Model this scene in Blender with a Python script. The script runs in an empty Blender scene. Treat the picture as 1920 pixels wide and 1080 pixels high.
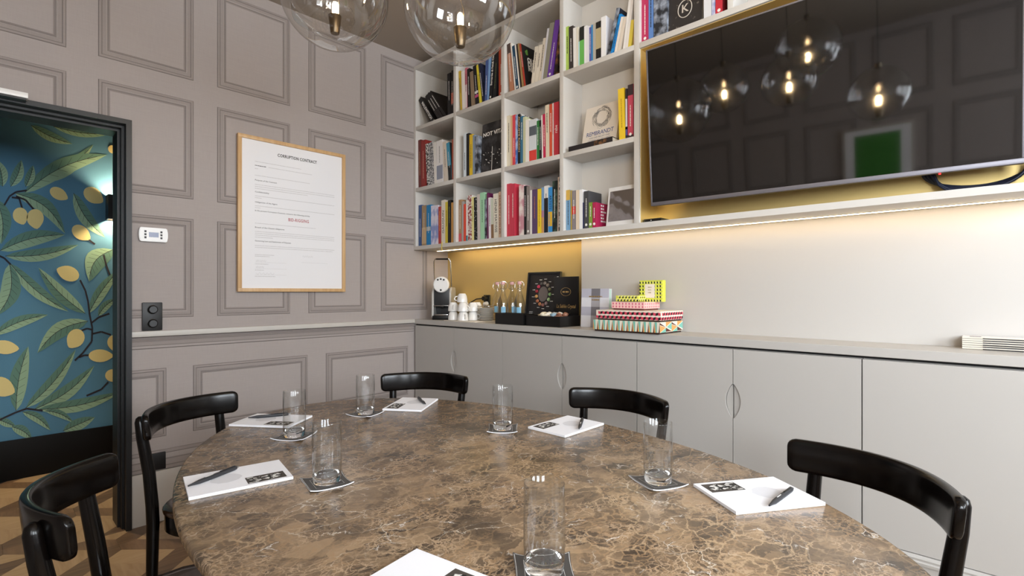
import bpy, bmesh, math, random
from mathutils import Vector, Matrix
random.seed(7)
PI = math.pi
S = bpy.context.scene
COL = S.collection
# ------------------------------------------------------------------ camera (fitted to the room's lines; metres, z up, origin under the lens)
FPX, YAW, HORY, CAMZ = 957.03, 0.763346, 547.97, 1.2
CS, SN = math.cos(YAW), math.sin(YAW)
cam = bpy.data.objects.new('camera', bpy.data.cameras.new('camera')); COL.objects.link(cam)
cam.location = (0, 0, CAMZ); cam.rotation_euler = (PI/2, 0, YAW - PI/2)
cam.data.sensor_width = 36; cam.data.lens = FPX/1920*36
cam.data.shift_y = (HORY-540)/1920; cam.data.clip_start = 0.02
S.camera = cam
S.view_settings.view_transform = 'Standard'; S.view_settings.look = 'None'
S.view_settings.gamma = 1; S.view_settings.use_curve_mapping = False
S.view_settings.exposure = 0.68
# world: overcast daylight outside the windows
W = bpy.data.worlds.new('world'); S.world = W; W.use_nodes = True
bg = W.node_tree.nodes['Background']; bg.inputs[0].default_value = (.72, .84, 1, 1); bg.inputs[1].default_value = 1.0
def area(name, loc, rot, sx, sy, power, color):
    d = bpy.data.lights.new(name, 'AREA'); d.shape = 'RECTANGLE'; d.size = sx; d.size_y = sy; d.energy = power; d.color = color
    o = bpy.data.objects.new(name, d); o.location = loc; o.rotation_euler = rot; COL.objects.link(o); return o
# daylight entering by the two window openings of the wall behind the camera
YB, XO, XF, XW, XBR, YL, ZC, YH = -2.3, -0.98, 2.2655, 2.60, 2.51, 3.194, 2.963, 4.57
WINS = [(-.55, .45), (.95, 1.95)]; OWIN = (-1.98, -.78); WZ0, WZ1 = 1.30, 2.60
for a, b in WINS:
    area('window_daylight', ((a+b)/2, YB-.16, (WZ0+WZ1)/2), (PI/2, 0, 0), b-a, WZ1-WZ0, 70, (.88, .94, 1))
area('window_daylight', (XO-.18, (OWIN[0]+OWIN[1])/2, (WZ0+WZ1)/2), (PI/2, 0, -PI/2), OWIN[1]-OWIN[0], WZ1-WZ0, 95, (.88, .94, 1))  # daylight of the added window facing the cabinets

# ------------------------------------------------------------------ pixel helpers (a pixel gives a direction; the plane it lies on gives its distance)
def _wv(x): u = (x-960)/FPX; return CS+SN*u, SN-CS*u
def atX(x, y, X): w, v = _wv(x); t = X/w; return Vector((X, t*v, CAMZ+t*(HORY-y)/FPX))
def atY(x, y, Y): w, v = _wv(x); t = Y/v; return Vector((t*w, Y, CAMZ+t*(HORY-y)/FPX))
def atZ(x, y, Z): w, v = _wv(x); t = (Z-CAMZ)*FPX/(HORY-y); return Vector((t*w, t*v, Z))

# ------------------------------------------------------------------ materials
def srgb(c):
    if isinstance(c, str):
        c = c.lstrip('#'); c = [int(c[i:i+2], 16)/255 for i in (0, 2, 4)]
    return tuple(((v/12.92) if v <= .04045 else ((v+.055)/1.055)**2.4) for v in c)+(1,)
MATS = {}
def mat(name, color, rough=.5, metal=0, spec=.5, coat=0, emit=None, estr=0):
    if name in MATS: return MATS[name]
    m = bpy.data.materials.new(name); m.use_nodes = True; b = m.node_tree.nodes['Principled BSDF']
    b.inputs['Base Color'].default_value = srgb(color) if isinstance(color, str) else tuple(color)+(1,)
    b.inputs['Roughness'].default_value = rough; b.inputs['Metallic'].default_value = metal
    b.inputs['Specular IOR Level'].default_value = spec; b.inputs['Coat Weight'].default_value = coat
    if emit: b.inputs['Emission Color'].default_value = srgb(emit); b.inputs['Emission Strength'].default_value = estr
    MATS[name] = m; return m
def nodes(m): return m.node_tree.nodes, m.node_tree.links, m.node_tree.nodes['Principled BSDF']
def N(nt, t, **kw):
    n = nt.new(t)
    for k, v in kw.items():
        if k.startswith('i_'): n.inputs[k[2:].replace('_', ' ')].default_value = v
        else: setattr(n, k, v)
    return n
def ramp(nt, stops):
    r = nt.new('ShaderNodeValToRGB'); e = r.color_ramp.elements
    while len(e) < len(stops): e.new(.5)
    for i, (p, c) in enumerate(stops): e[i].position = p; e[i].color = srgb(c) if isinstance(c, str) else (c, c, c, 1)
    return r
def coords(nt, L, scale=(1, 1, 1), rot=(0, 0, 0), out='Object'):
    tc = nt.new('ShaderNodeTexCoord'); mp = nt.new('ShaderNodeMapping'); mp.inputs['Scale'].default_value = scale; mp.inputs['Rotation'].default_value = rot
    L.new(tc.outputs[out], mp.inputs[0]); return mp
def linen(name, base, amt=.035, scale=330):
    m = mat(name, base, .85, spec=.25); nt, L, b = nodes(m); c = srgb(base)
    mp1 = coords(nt, L, (scale, scale, 14)); mp2 = coords(nt, L, (12, 12, scale))
    n1 = N(nt, 'ShaderNodeTexNoise', i_Scale=1.0, i_Detail=2.0); n2 = N(nt, 'ShaderNodeTexNoise', i_Scale=1.0, i_Detail=2.0); n3 = N(nt, 'ShaderNodeTexNoise', i_Scale=2.2, i_Detail=3.0)
    L.new(mp1.outputs[0], n1.inputs[0]); L.new(mp2.outputs[0], n2.inputs[0])
    a = N(nt, 'ShaderNodeMath', operation='ADD'); L.new(n1.outputs[0], a.inputs[0]); L.new(n2.outputs[0], a.inputs[1])
    a2 = N(nt, 'ShaderNodeMath', operation='ADD'); L.new(a.outputs[0], a2.inputs[0]); L.new(n3.outputs[0], a2.inputs[1])
    mr = N(nt, 'ShaderNodeMapRange'); mr.inputs[1].default_value = .8; mr.inputs[2].default_value = 2.2; mr.inputs[3].default_value = 1-amt*2; mr.inputs[4].default_value = 1+amt*2
    L.new(a2.outputs[0], mr.inputs[0])
    mx = N(nt, 'ShaderNodeVectorMath', operation='SCALE'); mx.inputs[0].default_value = c[:3]; L.new(mr.outputs[0], mx.inputs['Scale']); L.new(mx.outputs[0], b.inputs['Base Color'])
    bp = N(nt, 'ShaderNodeBump', i_Strength=.12, i_Distance=.001); L.new(a.outputs[0], bp.inputs['Height']); L.new(bp.outputs[0], b.inputs['Normal'])
    return m
def wood(name, c1, c2, rough=.35, scale=(2, 30, 30), coat=0):
    m = mat(name, c1, rough, coat=coat); nt, L, b = nodes(m); mp = coords(nt, L, scale)
    n = N(nt, 'ShaderNodeTexNoise', i_Scale=1.5, i_Detail=5.0, i_Distortion=.6); L.new(mp.outputs[0], n.inputs[0])
    r = ramp(nt, [(.3, c1), (.7, c2)]); L.new(n.outputs[0], r.inputs[0]); L.new(r.outputs[0], b.inputs['Base Color']); return m
def thin_glass(name, tint=(1, 1, 1), edge=.7, gl=.02, base=.05):
    m = bpy.data.materials.new(name); m.use_nodes = True; nt = m.node_tree.nodes; L = m.node_tree.links
    for n in list(nt):
        if n.type != 'OUTPUT_MATERIAL': nt.remove(n)
    out = [n for n in nt if n.type == 'OUTPUT_MATERIAL'][0]
    t = nt.new('ShaderNodeBsdfTransparent'); t.inputs[0].default_value = tint+(1,)
    g = nt.new('ShaderNodeBsdfGlossy'); g.inputs['Roughness'].default_value = gl
    lw = nt.new('ShaderNodeLayerWeight'); lw.inputs[0].default_value = .5; pw = nt.new('ShaderNodeMath'); pw.operation = 'POWER'; pw.inputs[1].default_value = 3.5; L.new(lw.outputs['Facing'], pw.inputs[0])
    fr = nt.new('ShaderNodeMapRange'); fr.inputs[3].default_value = base; fr.inputs[4].default_value = edge; L.new(pw.outputs[0], fr.inputs[0]); mx = nt.new('ShaderNodeMixShader')
    L.new(fr.outputs[0], mx.inputs[0]); L.new(t.outputs[0], mx.inputs[1]); L.new(g.outputs[0], mx.inputs[2]); L.new(mx.outputs[0], out.inputs[0]); MATS[name] = m; return m
def solid_glass(name, color=(1, 1, 1)):
    m = mat(name, color, 0); b = m.node_tree.nodes['Principled BSDF']; b.inputs['Transmission Weight'].default_value = 1; b.inputs['IOR'].default_value = 1.45; return m
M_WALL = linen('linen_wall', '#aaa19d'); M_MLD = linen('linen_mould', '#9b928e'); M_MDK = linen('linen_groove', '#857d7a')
M_RAIL = mat('rail_paint', '#c6c1ba', .45); M_CEIL = mat('ceiling_paint', '#a2978b', .7)
M_CAB = mat('cabinet_lacquer', '#bab6b1', .42); M_SHELF = mat('shelf_lacquer', '#cdc9c3', .45); M_GAP = mat('dark_gap', '#080808', .8)
M_WHITEWALL = mat('white_paint', '#c8c4bf', .6)
M_BLACK = mat('black_satin', '#0c0b0b', .35); M_BLACKM = mat('black_frame', '#0e0d0e', .45)
M_STEEL = mat('steel', '#c8c8c8', .18, 1); M_BRONZE = mat('bronze', '#6f6250', .35, 1); M_WHITE = mat('white_plastic', '#ecebe9', .3)
M_PAPER = mat('paper', '#fafaff', .8, spec=.2); M_PAGES = mat('pages', '#ddd5c4', .9); M_INK = mat('ink', '#2b2725', .8); M_GREYINK = mat('grey_ink', '#c9c7c7', .9); M_FAINT = mat('faint_ink', '#e3e3e8', .9); M_WTXT = mat('white_ink', '#eeebe6', .7)
M_GLASSW = thin_glass('glass_wall', (.985, .99, .99), .85, base=.045); M_GLASSB = solid_glass('glass_base'); M_GLOBE = thin_glass('globe_glass', (.955, .95, .94), .95, base=.15)
M_LAC = wood('black_lacquer', '#060404', '#0b0705', .2, (3, 40, 40)); M_LAC.node_tree.nodes['Principled BSDF'].inputs['Specular IOR Level'].default_value = .3
M_SEAT = wood('seat_wood', '#3a2413', '#4b301a', .25, (3, 30, 30), coat=.3)
M_OAK = wood('light_oak', '#b8a083', '#a48a6b', .4, (30, 3, 30)); M_OAK2 = wood('light_oak_b', '#ae9474', '#bba486', .4, (3, 30, 30))
M_WAL = wood('brown_oak', '#6f5a49', '#8a7059', .4, (30, 3, 30)); M_WAL2 = wood('brown_oak_b', '#7e6752', '#614d3e', .4, (3, 30, 30))
M_FRAMEW = wood('frame_oak', '#d2ad7d', '#c39a68', .45, (30, 30, 3))
def brass(name):
    m = mat(name, '#ecd08c', .48, .75); nt, L, b = nodes(m); mp = coords(nt, L, (1, 2, 240)); n = N(nt, 'ShaderNodeTexNoise', i_Scale=1.0, i_Detail=3.0); L.new(mp.outputs[0], n.inputs[0])
    bp = N(nt, 'ShaderNodeBump', i_Strength=.06, i_Distance=.001); L.new(n.outputs[0], bp.inputs['Height']); L.new(bp.outputs[0], b.inputs['Normal']); return m
M_BRASS = brass('brushed_brass')
def marble():
    m = mat('emperador_marble', '#6b5644', .27); nt, L, b = nodes(m); mp = coords(nt, L, (1.25, 1.55, 1), (0, 0, math.radians(46)))
    nz = N(nt, 'ShaderNodeTexNoise', i_Scale=5.0, i_Detail=6.0, i_Roughness=.62); L.new(mp.outputs[0], nz.inputs[0])
    sub = N(nt, 'ShaderNodeVectorMath', operation='MULTIPLY_ADD'); L.new(nz.outputs['Color'], sub.inputs[0]); sub.inputs[1].default_value = (.16, .16, .16); L.new(mp.outputs[0], sub.inputs[2])
    base = N(nt, 'ShaderNodeTexNoise', i_Scale=4.6, i_Detail=9.0, i_Roughness=.7, i_Distortion=.5); L.new(sub.outputs[0], base.inputs[0])
    br = N(nt, 'ShaderNodeTexVoronoi', i_Scale=18.0); L.new(sub.outputs[0], br.inputs[0]); bw = N(nt, 'ShaderNodeRGBToBW'); L.new(br.outputs['Color'], bw.inputs[0])
    mx0 = N(nt, 'ShaderNodeMix', data_type='FLOAT'); mx0.inputs[0].default_value = .30; L.new(base.outputs[0], mx0.inputs[2]); L.new(bw.outputs[0], mx0.inputs[3])
    r0 = ramp(nt, [(.29, '#362e28'), (.41, '#5b4d3f'), (.52, '#78644f'), (.66, '#9f8568')]); L.new(mx0.outputs[0], r0.inputs[0])
    def veins(scale, w0, w1, mask_scale, lo, hi):
        v = N(nt, 'ShaderNodeTexVoronoi', feature='DISTANCE_TO_EDGE', i_Scale=scale); L.new(sub.outputs[0], v.inputs[0])
        mr = N(nt, 'ShaderNodeMapRange'); mr.inputs[1].default_value = w0; mr.inputs[2].default_value = w1; mr.inputs[3].default_value = 1; mr.inputs[4].default_value = 0; L.new(v.outputs['Distance'], mr.inputs[0])
        k = N(nt, 'ShaderNodeTexNoise', i_Scale=mask_scale, i_Detail=4.0); L.new(mp.outputs[0], k.inputs[0])
        mk = N(nt, 'ShaderNodeMapRange'); mk.inputs[1].default_value = lo; mk.inputs[2].default_value = hi; L.new(k.outputs[0], mk.inputs[0])
        mu = N(nt, 'ShaderNodeMath', operation='MULTIPLY'); L.new(mr.outputs[0], mu.inputs[0]); L.new(mk.outputs[0], mu.inputs[1]); return mu
    cur = r0.outputs[0]
    for args, col in (((30, .0, .10, 6, .36, .6), '#a08262'), ((12, .0, .045, 4, .40, .6), '#b59a7a'), ((48, .0, .10, 9, .46, .62), '#b89d80'), ((6.5, .0, .012, 5, .50, .62), '#d8cbb9'), ((20, .0, .035, 11, .58, .68), '#e8e1d8')):
        v = veins(*args); mx = N(nt, 'ShaderNodeMix', data_type='RGBA'); L.new(v.outputs[0], mx.inputs[0]); L.new(cur, mx.inputs[6]); mx.inputs[7].default_value = srgb(col); cur = mx.outputs[2]
    L.new(cur, b.inputs['Base Color']); return m
M_MARBLE = marble()
def speckle(name, c1, c2, scale=60, lo=.45, hi=.55, rough=.6):
    m = mat(name, c1, rough); nt, L, b = nodes(m); mp = coords(nt, L)
    n = N(nt, 'ShaderNodeTexNoise', i_Scale=scale, i_Detail=3.0); L.new(mp.outputs[0], n.inputs[0]); r = ramp(nt, [(lo, c1), (hi, c2)]); L.new(n.outputs[0], r.inputs[0]); L.new(r.outputs[0], b.inputs['Base Color']); return m

# ------------------------------------------------------------------ mesh helpers
def ob(name, me, mats, parent=None, loc=None, rot=None, smooth=None):
    if isinstance(me, bmesh.types.BMesh):
        bm = me; bmesh.ops.recalc_face_normals(bm, faces=bm.faces); me = bpy.data.meshes.new(name); bm.to_mesh(me); bm.free()
    o = bpy.data.objects.new(name, me); COL.objects.link(o)
    if not me.materials:
        for m in (mats if isinstance(mats, (list, tuple)) else [mats]): me.materials.append(m)
    if smooth is not None:
        me.polygons.foreach_set('use_smooth', [True]*len(me.polygons)); me.set_sharp_from_angle(angle=math.radians(smooth))
    if parent: o.parent = parent
    if loc is not None: o.location = loc
    if rot is not None: o.rotation_euler = rot
    return o
def tag(o, label, cat, group=None):
    o['label'] = label; o['category'] = cat
    if group: o['group'] = group
    return o
def struct(o): o['kind'] = 'structure'; return o
def empty(name, loc, rz=0):
    o = bpy.data.objects.new(name, None); o.empty_display_size = .05; o.location = loc; o.rotation_euler = (0, 0, rz); COL.objects.link(o); return o
def copy_tree(o, parent=None):
    c = o.copy(); COL.objects.link(c)
    if parent: c.parent = parent
    for ch in list(o.children): copy_tree(ch, c)
    return c
def BM(): return bmesh.new()
def quad(bm, pts, mi=0):
    f = bm.faces.new([bm.verts.new(p) for p in pts]); f.material_index = mi; return f
def box(bm, lo, hi, mi=0, bev=0):
    a, b = [min(l, h) for l, h in zip(lo, hi)], [max(l, h) for l, h in zip(lo, hi)]
    r = bmesh.ops.create_cube(bm, size=1); vs = r['verts']
    for v in vs: v.co = Vector([a[i]+(v.co[i]+.5)*(b[i]-a[i]) for i in range(3)])
    fs = {f for v in vs for f in v.link_faces}
    for f in fs: f.material_index = mi
    if bev > 0:
        r = bmesh.ops.bevel(bm, geom=list({e for f in fs for e in f.edges}), offset=bev, segments=2, affect='EDGES', profile=.6)
        for f in r['faces']: f.material_index = mi
def boxo(name, lo, hi, m, parent=None, bev=0):
    bm = BM(); box(bm, lo, hi, 0, bev); return ob(name, bm, m, parent, smooth=35 if bev else None)
def tube(bm, pts, r, seg=10, mi=0, cap=True, closed=False):
    pts = [Vector(p) for p in pts]; n = len(pts); rs = r if isinstance(r, (list, tuple)) else [r]*n; rings = []; up = None
    for i, p in enumerate(pts):
        if closed: d = pts[(i+1) % n]-pts[i-1]
        else: d = pts[min(i+1, n-1)]-pts[max(i-1, 0)]
        d.normalize()
        if up is None: up = d.orthogonal().normalized()
        else: up = (up-d*up.dot(d)).normalized()
        s = d.cross(up); rings.append([bm.verts.new(p+(up*math.cos(2*PI*k/seg)+s*math.sin(2*PI*k/seg))*rs[i]) for k in range(seg)])
    for i in range(n if closed else n-1):
        A, B = rings[i], rings[(i+1) % n]
        for k in range(seg):
            f = bm.faces.new((A[k], A[(k+1) % seg], B[(k+1) % seg], B[k])); f.material_index = mi
    if cap and not closed:
        for R in (rings[0], rings[-1]): f = bm.faces.new(R); f.material_index = mi
def lathe(bm, prof, seg=24, mi=0, c=(0, 0, 0), axis='z'):
    rings = []
    def P(r, z, a):
        if axis == 'z': return Vector((c[0]+r*math.cos(a), c[1]+r*math.sin(a), c[2]+z))
        if axis == 'y': return Vector((c[0]+r*math.cos(a), c[1]+z, c[2]+r*math.sin(a)))
        return Vector((c[0]+z, c[1]+r*math.cos(a), c[2]+r*math.sin(a)))
    for r, z in prof:
        rings.append([bm.verts.new(P(0, z, 0))] if r < 1e-6 else [bm.verts.new(P(r, z, 2*PI*k/seg)) for k in range(seg)])
    for A, B in zip(rings, rings[1:]):
        for k in range(seg):
            k2 = (k+1) % seg
            if len(A) == 1 and len(B) == 1: continue
            vs = (A[0], B[k2], B[k]) if len(A) == 1 else (A[k], A[k2], B[0]) if len(B) == 1 else (A[k], A[k2], B[k2], B[k])
            f = bm.faces.new(vs); f.material_index = mi
def prism(bm, poly, f0, mi=0):
    """poly: list of 2-d points; f0(p, k) -> 3-d point for k = 0 (back) and 1 (front)"""
    A = [bm.verts.new(f0(p, 0)) for p in poly]; B = [bm.verts.new(f0(p, 1)) for p in poly]; n = len(poly)
    for vs in [A, B]+[(A[i], A[(i+1) % n], B[(i+1) % n], B[i]) for i in range(n)]:
        f = bm.faces.new(vs); f.material_index = mi
def text_mesh(s, size, align='CENTER', bold=0, space=1, shear=0, valign='CENTER'):
    c = bpy.data.curves.new('t', 'FONT'); c.body = s; c.size = size; c.align_x = align; c.align_y = valign; c.extrude = .0002; c.offset = bold; c.space_character = space; c.shear = shear; c.resolution_u = 2
    o = bpy.data.objects.new('t', c); me = bpy.data.meshes.new_from_object(o); bpy.data.objects.remove(o); bpy.data.curves.remove(c); return me
def put_text(name, s, size, m, parent, origin, ex, ey, fit=None, **kw):
    """ex: reading direction, ey: letter-up direction"""
    me = text_mesh(s, size, **kw)
    if fit and me.vertices:
        xs = [v.co.x for v in me.vertices]; w = max(xs)-min(xs)
        if w > 0: me.transform(Matrix.Diagonal((fit/w, 1, 1, 1)))
    ex, ey = Vector(ex).normalized(), Vector(ey).normalized(); ez = ex.cross(ey)
    R = Matrix((ex, ey, ez)).transposed().to_4x4(); me.materials.clear(); me.transform(Matrix.Translation(Vector(origin)) @ R)
    return ob(name, me, m, parent)
def dashes(bm, origin, ex, ey, length, h, mi=0, wmin=.6, wmax=2.6, lift=.0003):
    """a line of lettering too small to read: little word-length strokes"""
    o, ex, ey = Vector(origin), Vector(ex).normalized(), Vector(ey).normalized(); n = ex.cross(ey)*lift; x = 0
    while x < length:
        w = min(random.uniform(wmin, wmax)*h, length-x)
        quad(bm, [o+n+ex*x, o+n+ex*(x+w), o+n+ex*(x+w)+ey*h, o+n+ex*x+ey*h], mi); x += w+h*random.uniform(.3, .6)

# ================================================================== SETTING
# floor: slab, then mitred parquet panels laid at 45 degrees
floor = struct(boxo('floor', (XO-.3, YB-.3, -.08), (XW+.2, YH+.1, -.012), mat('subfloor', '#3a2f26', .8)))
YT = 3.187        # joint between the two parquet fields, under the door
def uv(u, v, z): return Vector(((u+v)/2**.5, (v-u)/2**.5, z))
def board_poly(bm, pl, mi=0):
    g = .0002; cx = sum(p[0] for p in pl)/len(pl); cy = sum(p[1] for p in pl)/len(pl)
    q = [(p[0]+(cx-p[0])*g/.05, p[1]+(cy-p[1])*g/.05) for p in pl]
    prism(bm, q, lambda p, k: uv(p[0], p[1], -.012+.012*k), mi)
def clip_y(pl, y, keep_above):      # clip a board's outline at the joint
    f = lambda p: ((p[1]-p[0])/2**.5-y)*(1 if keep_above else -1); out = []
    for p, q in zip(pl, pl[1:]+pl[:1]):
        a, b = f(p), f(q)
        if a >= 0: out.append(p)
        if (a >= 0) != (b >= 0): t = a/(a-b); out.append((p[0]+(q[0]-p[0])*t, p[1]+(q[1]-p[1])*t))
    return out
far = BM(); cnt = 0
for PER, FW, U0, V0, hall in ((.347, .05, -1.818, 2.122, False), (.404, .05, -2.375+.05-.404, 2.788+.05-.404, True)):
    for i in range(-14, 16):
        for j in range(-16, 18):
            u, v = U0+i*PER, V0+j*PER; c = uv(u+PER/2, v+PER/2, 0)
            if not (XO-.2 < c.x < XW+.1 and YB-.15 < c.y < YH+.1) or (c.y < YT-.3 if hall else c.y > YT+.26): continue
            e = PER; f = FW
            pcs = [([(u, v), (u+e, v), (u+e-f, v+f), (u+f, v+f)], 2), ([(u+e, v), (u+e, v+e), (u+e-f, v+e-f), (u+e-f, v+f)], 3), ([(u+e, v+e), (u, v+e), (u+f, v+e-f), (u+e-f, v+e-f)], 2), ([(u, v+e), (u, v), (u+f, v+f), (u+f, v+e-f)], 3)]
            s = (e-2*f)/2; a = (i+j) % 2
            for k in range(2):
                pcs.append(([(u+f+k*s, v+f), (u+f+(k+1)*s, v+f), (u+f+(k+1)*s, v+e-f), (u+f+k*s, v+e-f)] if a else [(u+f, v+f+k*s), (u+e-f, v+f+k*s), (u+e-f, v+f+(k+1)*s), (u+f, v+f+(k+1)*s)], (k+a) % 2))
            near = -.2 < c.x < 1.0 and 2.1 < c.y
            for pl, mi in pcs:
                pl = clip_y(pl, YT+.001 if hall else YT-.001, hall)
                if hall: pl = clip_y(pl, YH-.001, False) if len(pl) > 2 else pl
                if len(pl) < 3: continue
                if near and cnt < 300: bm = BM(); board_poly(bm, pl); ob('parquet_board', bm, (M_OAK, M_OAK2, M_WAL, M_WAL2)[mi], floor); cnt += 1
                else: board_poly(far, pl, mi)
fo = ob('parquet_boards', far, [M_OAK, M_OAK2, M_WAL, M_WAL2], floor); fo['kind'] = 'stuff'
struct(boxo('ceiling', (XO-.1, YB-.1, ZC), (XW+.2, YL+.2, ZC+.1), M_CEIL))
# left wall with the door opening
DX0, DX1, DZ = -.46, .535, 2.067
bm = BM(); box(bm, (DX1, YL, 0), (XW+.2, YL+.18, ZC)); box(bm, (XO-.1, YL, 0), (DX0, YL+.18, ZC)); box(bm, (DX0, YL, DZ), (DX1, YL+.18, ZC))
wall_left = struct(ob('wall_left', bm, M_WALL))
struct(boxo('wall_right', (XW, YB-.1, 0), (XW+.12, YL, ZC), M_WALL))
struct(boxo('wall_chimney', (XBR, YB, .0), (XW, 1.824, ZC), M_WHITEWALL, bev=.003))
bm = BM(); box(bm, (XO-.12, YB-.1, 0), (XO, OWIN[0], ZC)); box(bm, (XO-.12, OWIN[1], 0), (XO, YL, ZC)); box(bm, (XO-.12, OWIN[0], 0), (XO, OWIN[1], WZ0)); box(bm, (XO-.12, OWIN[0], WZ1), (XO, OWIN[1], ZC))
wall_opposite = struct(ob('wall_opposite', bm, M_WALL))
bm = BM(); t = .06; a, b = OWIN; x0, x1 = XO-.11, XO-.05; mid = (a+b)/2
for lo, hi in (((x0, a, WZ0), (x1, a+t, WZ1)), ((x0, b-t, WZ0), (x1, b, WZ1)), ((x0, a+t, WZ0), (x1, b-t, WZ0+t)), ((x0, a+t, WZ1-t), (x1, b-t, WZ1)), ((x0, mid-.025, WZ0+t), (x1, mid+.025, WZ1-t))): box(bm, lo, hi)
w = struct(ob('window_3', bm, M_WHITE)); boxo('pane', (XO-.085, a+t, WZ0+t), (XO-.08, mid-.025, WZ1-t), M_GLASSW, w); boxo('pane', (XO-.085, mid+.025, WZ0+t), (XO-.08, b-t, WZ1-t), M_GLASSW, w)  # unseen window, put in to brighten the cabinets
bm = BM(); xs = [XO]+[v for w in WINS for v in w]+[XW]
for a, b in zip(xs[0::2], xs[1::2]): box(bm, (a, YB-.12, 0), (b, YB, ZC))
for a, b in WINS: box(bm, (a, YB-.12, 0), (b, YB, WZ0)); box(bm, (a, YB-.12, WZ1), (b, YB, ZC))
struct(ob('wall_back', bm, M_WALL))
for i, (a, b) in enumerate(WINS):
    bm = BM(); t = .06; y0, y1 = YB-.11, YB-.05
    for lo, hi in (((a, y0, WZ0), (a+t, y1, WZ1)), ((b-t, y0, WZ0), (b, y1, WZ1)), ((a+t, y0, WZ0), (b-t, y1, WZ0+t)), ((a+t, y0, WZ1-t), (b-t, y1, WZ1)), (((a+b)/2-.025, y0, WZ0+t), ((a+b)/2+.025, y1, WZ1-t))): box(bm, lo, hi)
    w = struct(ob('window_%d' % (i+1), bm, M_WHITE))
    boxo('pane', (a+t, YB-.085, WZ0+t), ((a+b)/2-.025, YB-.08, WZ1-t), M_GLASSW, w); boxo('pane', ((a+b)/2+.025, YB-.085, WZ0+t), (b-t, YB-.08, WZ1-t), M_GLASSW, w)
# panel mouldings: mitred frames, low relief
def frame_mould(name, x0, x1, z0, z1, parent, M, clip=False):
    """M maps (x along wall, depth out of wall, z) to world"""
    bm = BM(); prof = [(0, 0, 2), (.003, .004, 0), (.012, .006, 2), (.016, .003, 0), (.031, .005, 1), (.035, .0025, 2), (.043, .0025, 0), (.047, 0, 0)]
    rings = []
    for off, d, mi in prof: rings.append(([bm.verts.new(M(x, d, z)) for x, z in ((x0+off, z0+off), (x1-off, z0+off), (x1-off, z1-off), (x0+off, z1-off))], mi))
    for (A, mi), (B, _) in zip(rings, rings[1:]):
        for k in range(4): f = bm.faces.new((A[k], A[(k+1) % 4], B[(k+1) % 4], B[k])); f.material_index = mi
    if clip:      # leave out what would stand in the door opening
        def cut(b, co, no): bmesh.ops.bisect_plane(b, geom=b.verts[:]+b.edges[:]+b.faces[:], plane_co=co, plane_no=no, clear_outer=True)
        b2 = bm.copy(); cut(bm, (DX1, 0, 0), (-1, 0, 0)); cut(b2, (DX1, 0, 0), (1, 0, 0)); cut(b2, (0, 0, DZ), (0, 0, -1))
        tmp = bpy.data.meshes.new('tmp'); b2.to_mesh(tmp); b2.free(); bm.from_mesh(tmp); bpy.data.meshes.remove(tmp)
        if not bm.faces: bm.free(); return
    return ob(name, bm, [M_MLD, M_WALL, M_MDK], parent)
def on_left(x, d, z): return (x, YL-d, z)
def on_opp(y, d, z): return (XO+d, y, z)
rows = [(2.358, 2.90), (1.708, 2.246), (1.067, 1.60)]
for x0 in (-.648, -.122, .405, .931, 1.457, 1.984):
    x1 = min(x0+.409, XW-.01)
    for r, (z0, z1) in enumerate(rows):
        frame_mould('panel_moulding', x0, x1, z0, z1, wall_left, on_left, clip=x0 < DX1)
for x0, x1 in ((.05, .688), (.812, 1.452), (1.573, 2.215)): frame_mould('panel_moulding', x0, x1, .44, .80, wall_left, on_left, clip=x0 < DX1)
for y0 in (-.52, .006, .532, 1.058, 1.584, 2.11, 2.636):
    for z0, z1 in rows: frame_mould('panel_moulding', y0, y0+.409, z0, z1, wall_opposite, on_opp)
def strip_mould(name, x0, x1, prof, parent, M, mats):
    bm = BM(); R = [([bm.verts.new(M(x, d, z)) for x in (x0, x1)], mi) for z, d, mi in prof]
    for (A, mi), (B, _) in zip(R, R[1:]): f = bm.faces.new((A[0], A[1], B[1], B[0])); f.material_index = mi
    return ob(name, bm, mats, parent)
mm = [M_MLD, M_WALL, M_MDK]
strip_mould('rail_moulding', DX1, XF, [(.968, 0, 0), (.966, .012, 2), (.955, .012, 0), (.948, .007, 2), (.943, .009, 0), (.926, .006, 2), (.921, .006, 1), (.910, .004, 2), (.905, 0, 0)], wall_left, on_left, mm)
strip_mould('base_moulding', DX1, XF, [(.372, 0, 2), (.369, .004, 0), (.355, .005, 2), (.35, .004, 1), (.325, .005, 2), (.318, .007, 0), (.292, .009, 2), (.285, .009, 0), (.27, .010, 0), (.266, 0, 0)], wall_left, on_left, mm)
struct(boxo('trim_1', (DX1, YL-.022, .970), (XF-.001, YL, .999), M_RAIL, bev=.004))
struct(boxo('baseboard_left', (DX1, YL-.016, 0), (XF-.001, YL, .266), M_RAIL, bev=.003))
struct(boxo('baseboard_opposite', (XO, YB, 0), (XO+.016, YL, .266), M_RAIL, bev=.003))
struct(boxo('trim_2', (XO, OWIN[1]+.02, .970), (XO+.022, YL, .999), M_RAIL, bev=.004))
# door frame
bm = BM(); y0, y1 = YL-.03, YL+.19
for a, b, c in ((0, .024, 0), (.024, .035, .05), (.035, .046, .09)):   # stepped black metal casing
    box(bm, (DX1-b, y0+c, 0), (DX1-a, y1, DZ-a)); box(bm, (DX0+a, y0+c, 0), (DX0+b, y1, DZ-a)); box(bm, (DX0+b, y0+c, DZ-b), (DX1-b, y1, DZ-a))
struct(ob('door_1', bm, M_BLACKM))
dc = tag(boxo('door_closer', (-.35, y0-.055, 2.058), (.152, y0-.001, 2.082), M_WHITE, bev=.003), 'white door closer rail on the black door casing', 'door closer')
boxo('closer_painted_shade', (-.34, y0-.05, 2.050), (.146, y0-.002, 2.058), M_BLACK, dc)  # black strip paints the shade along the rail's underside
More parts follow.
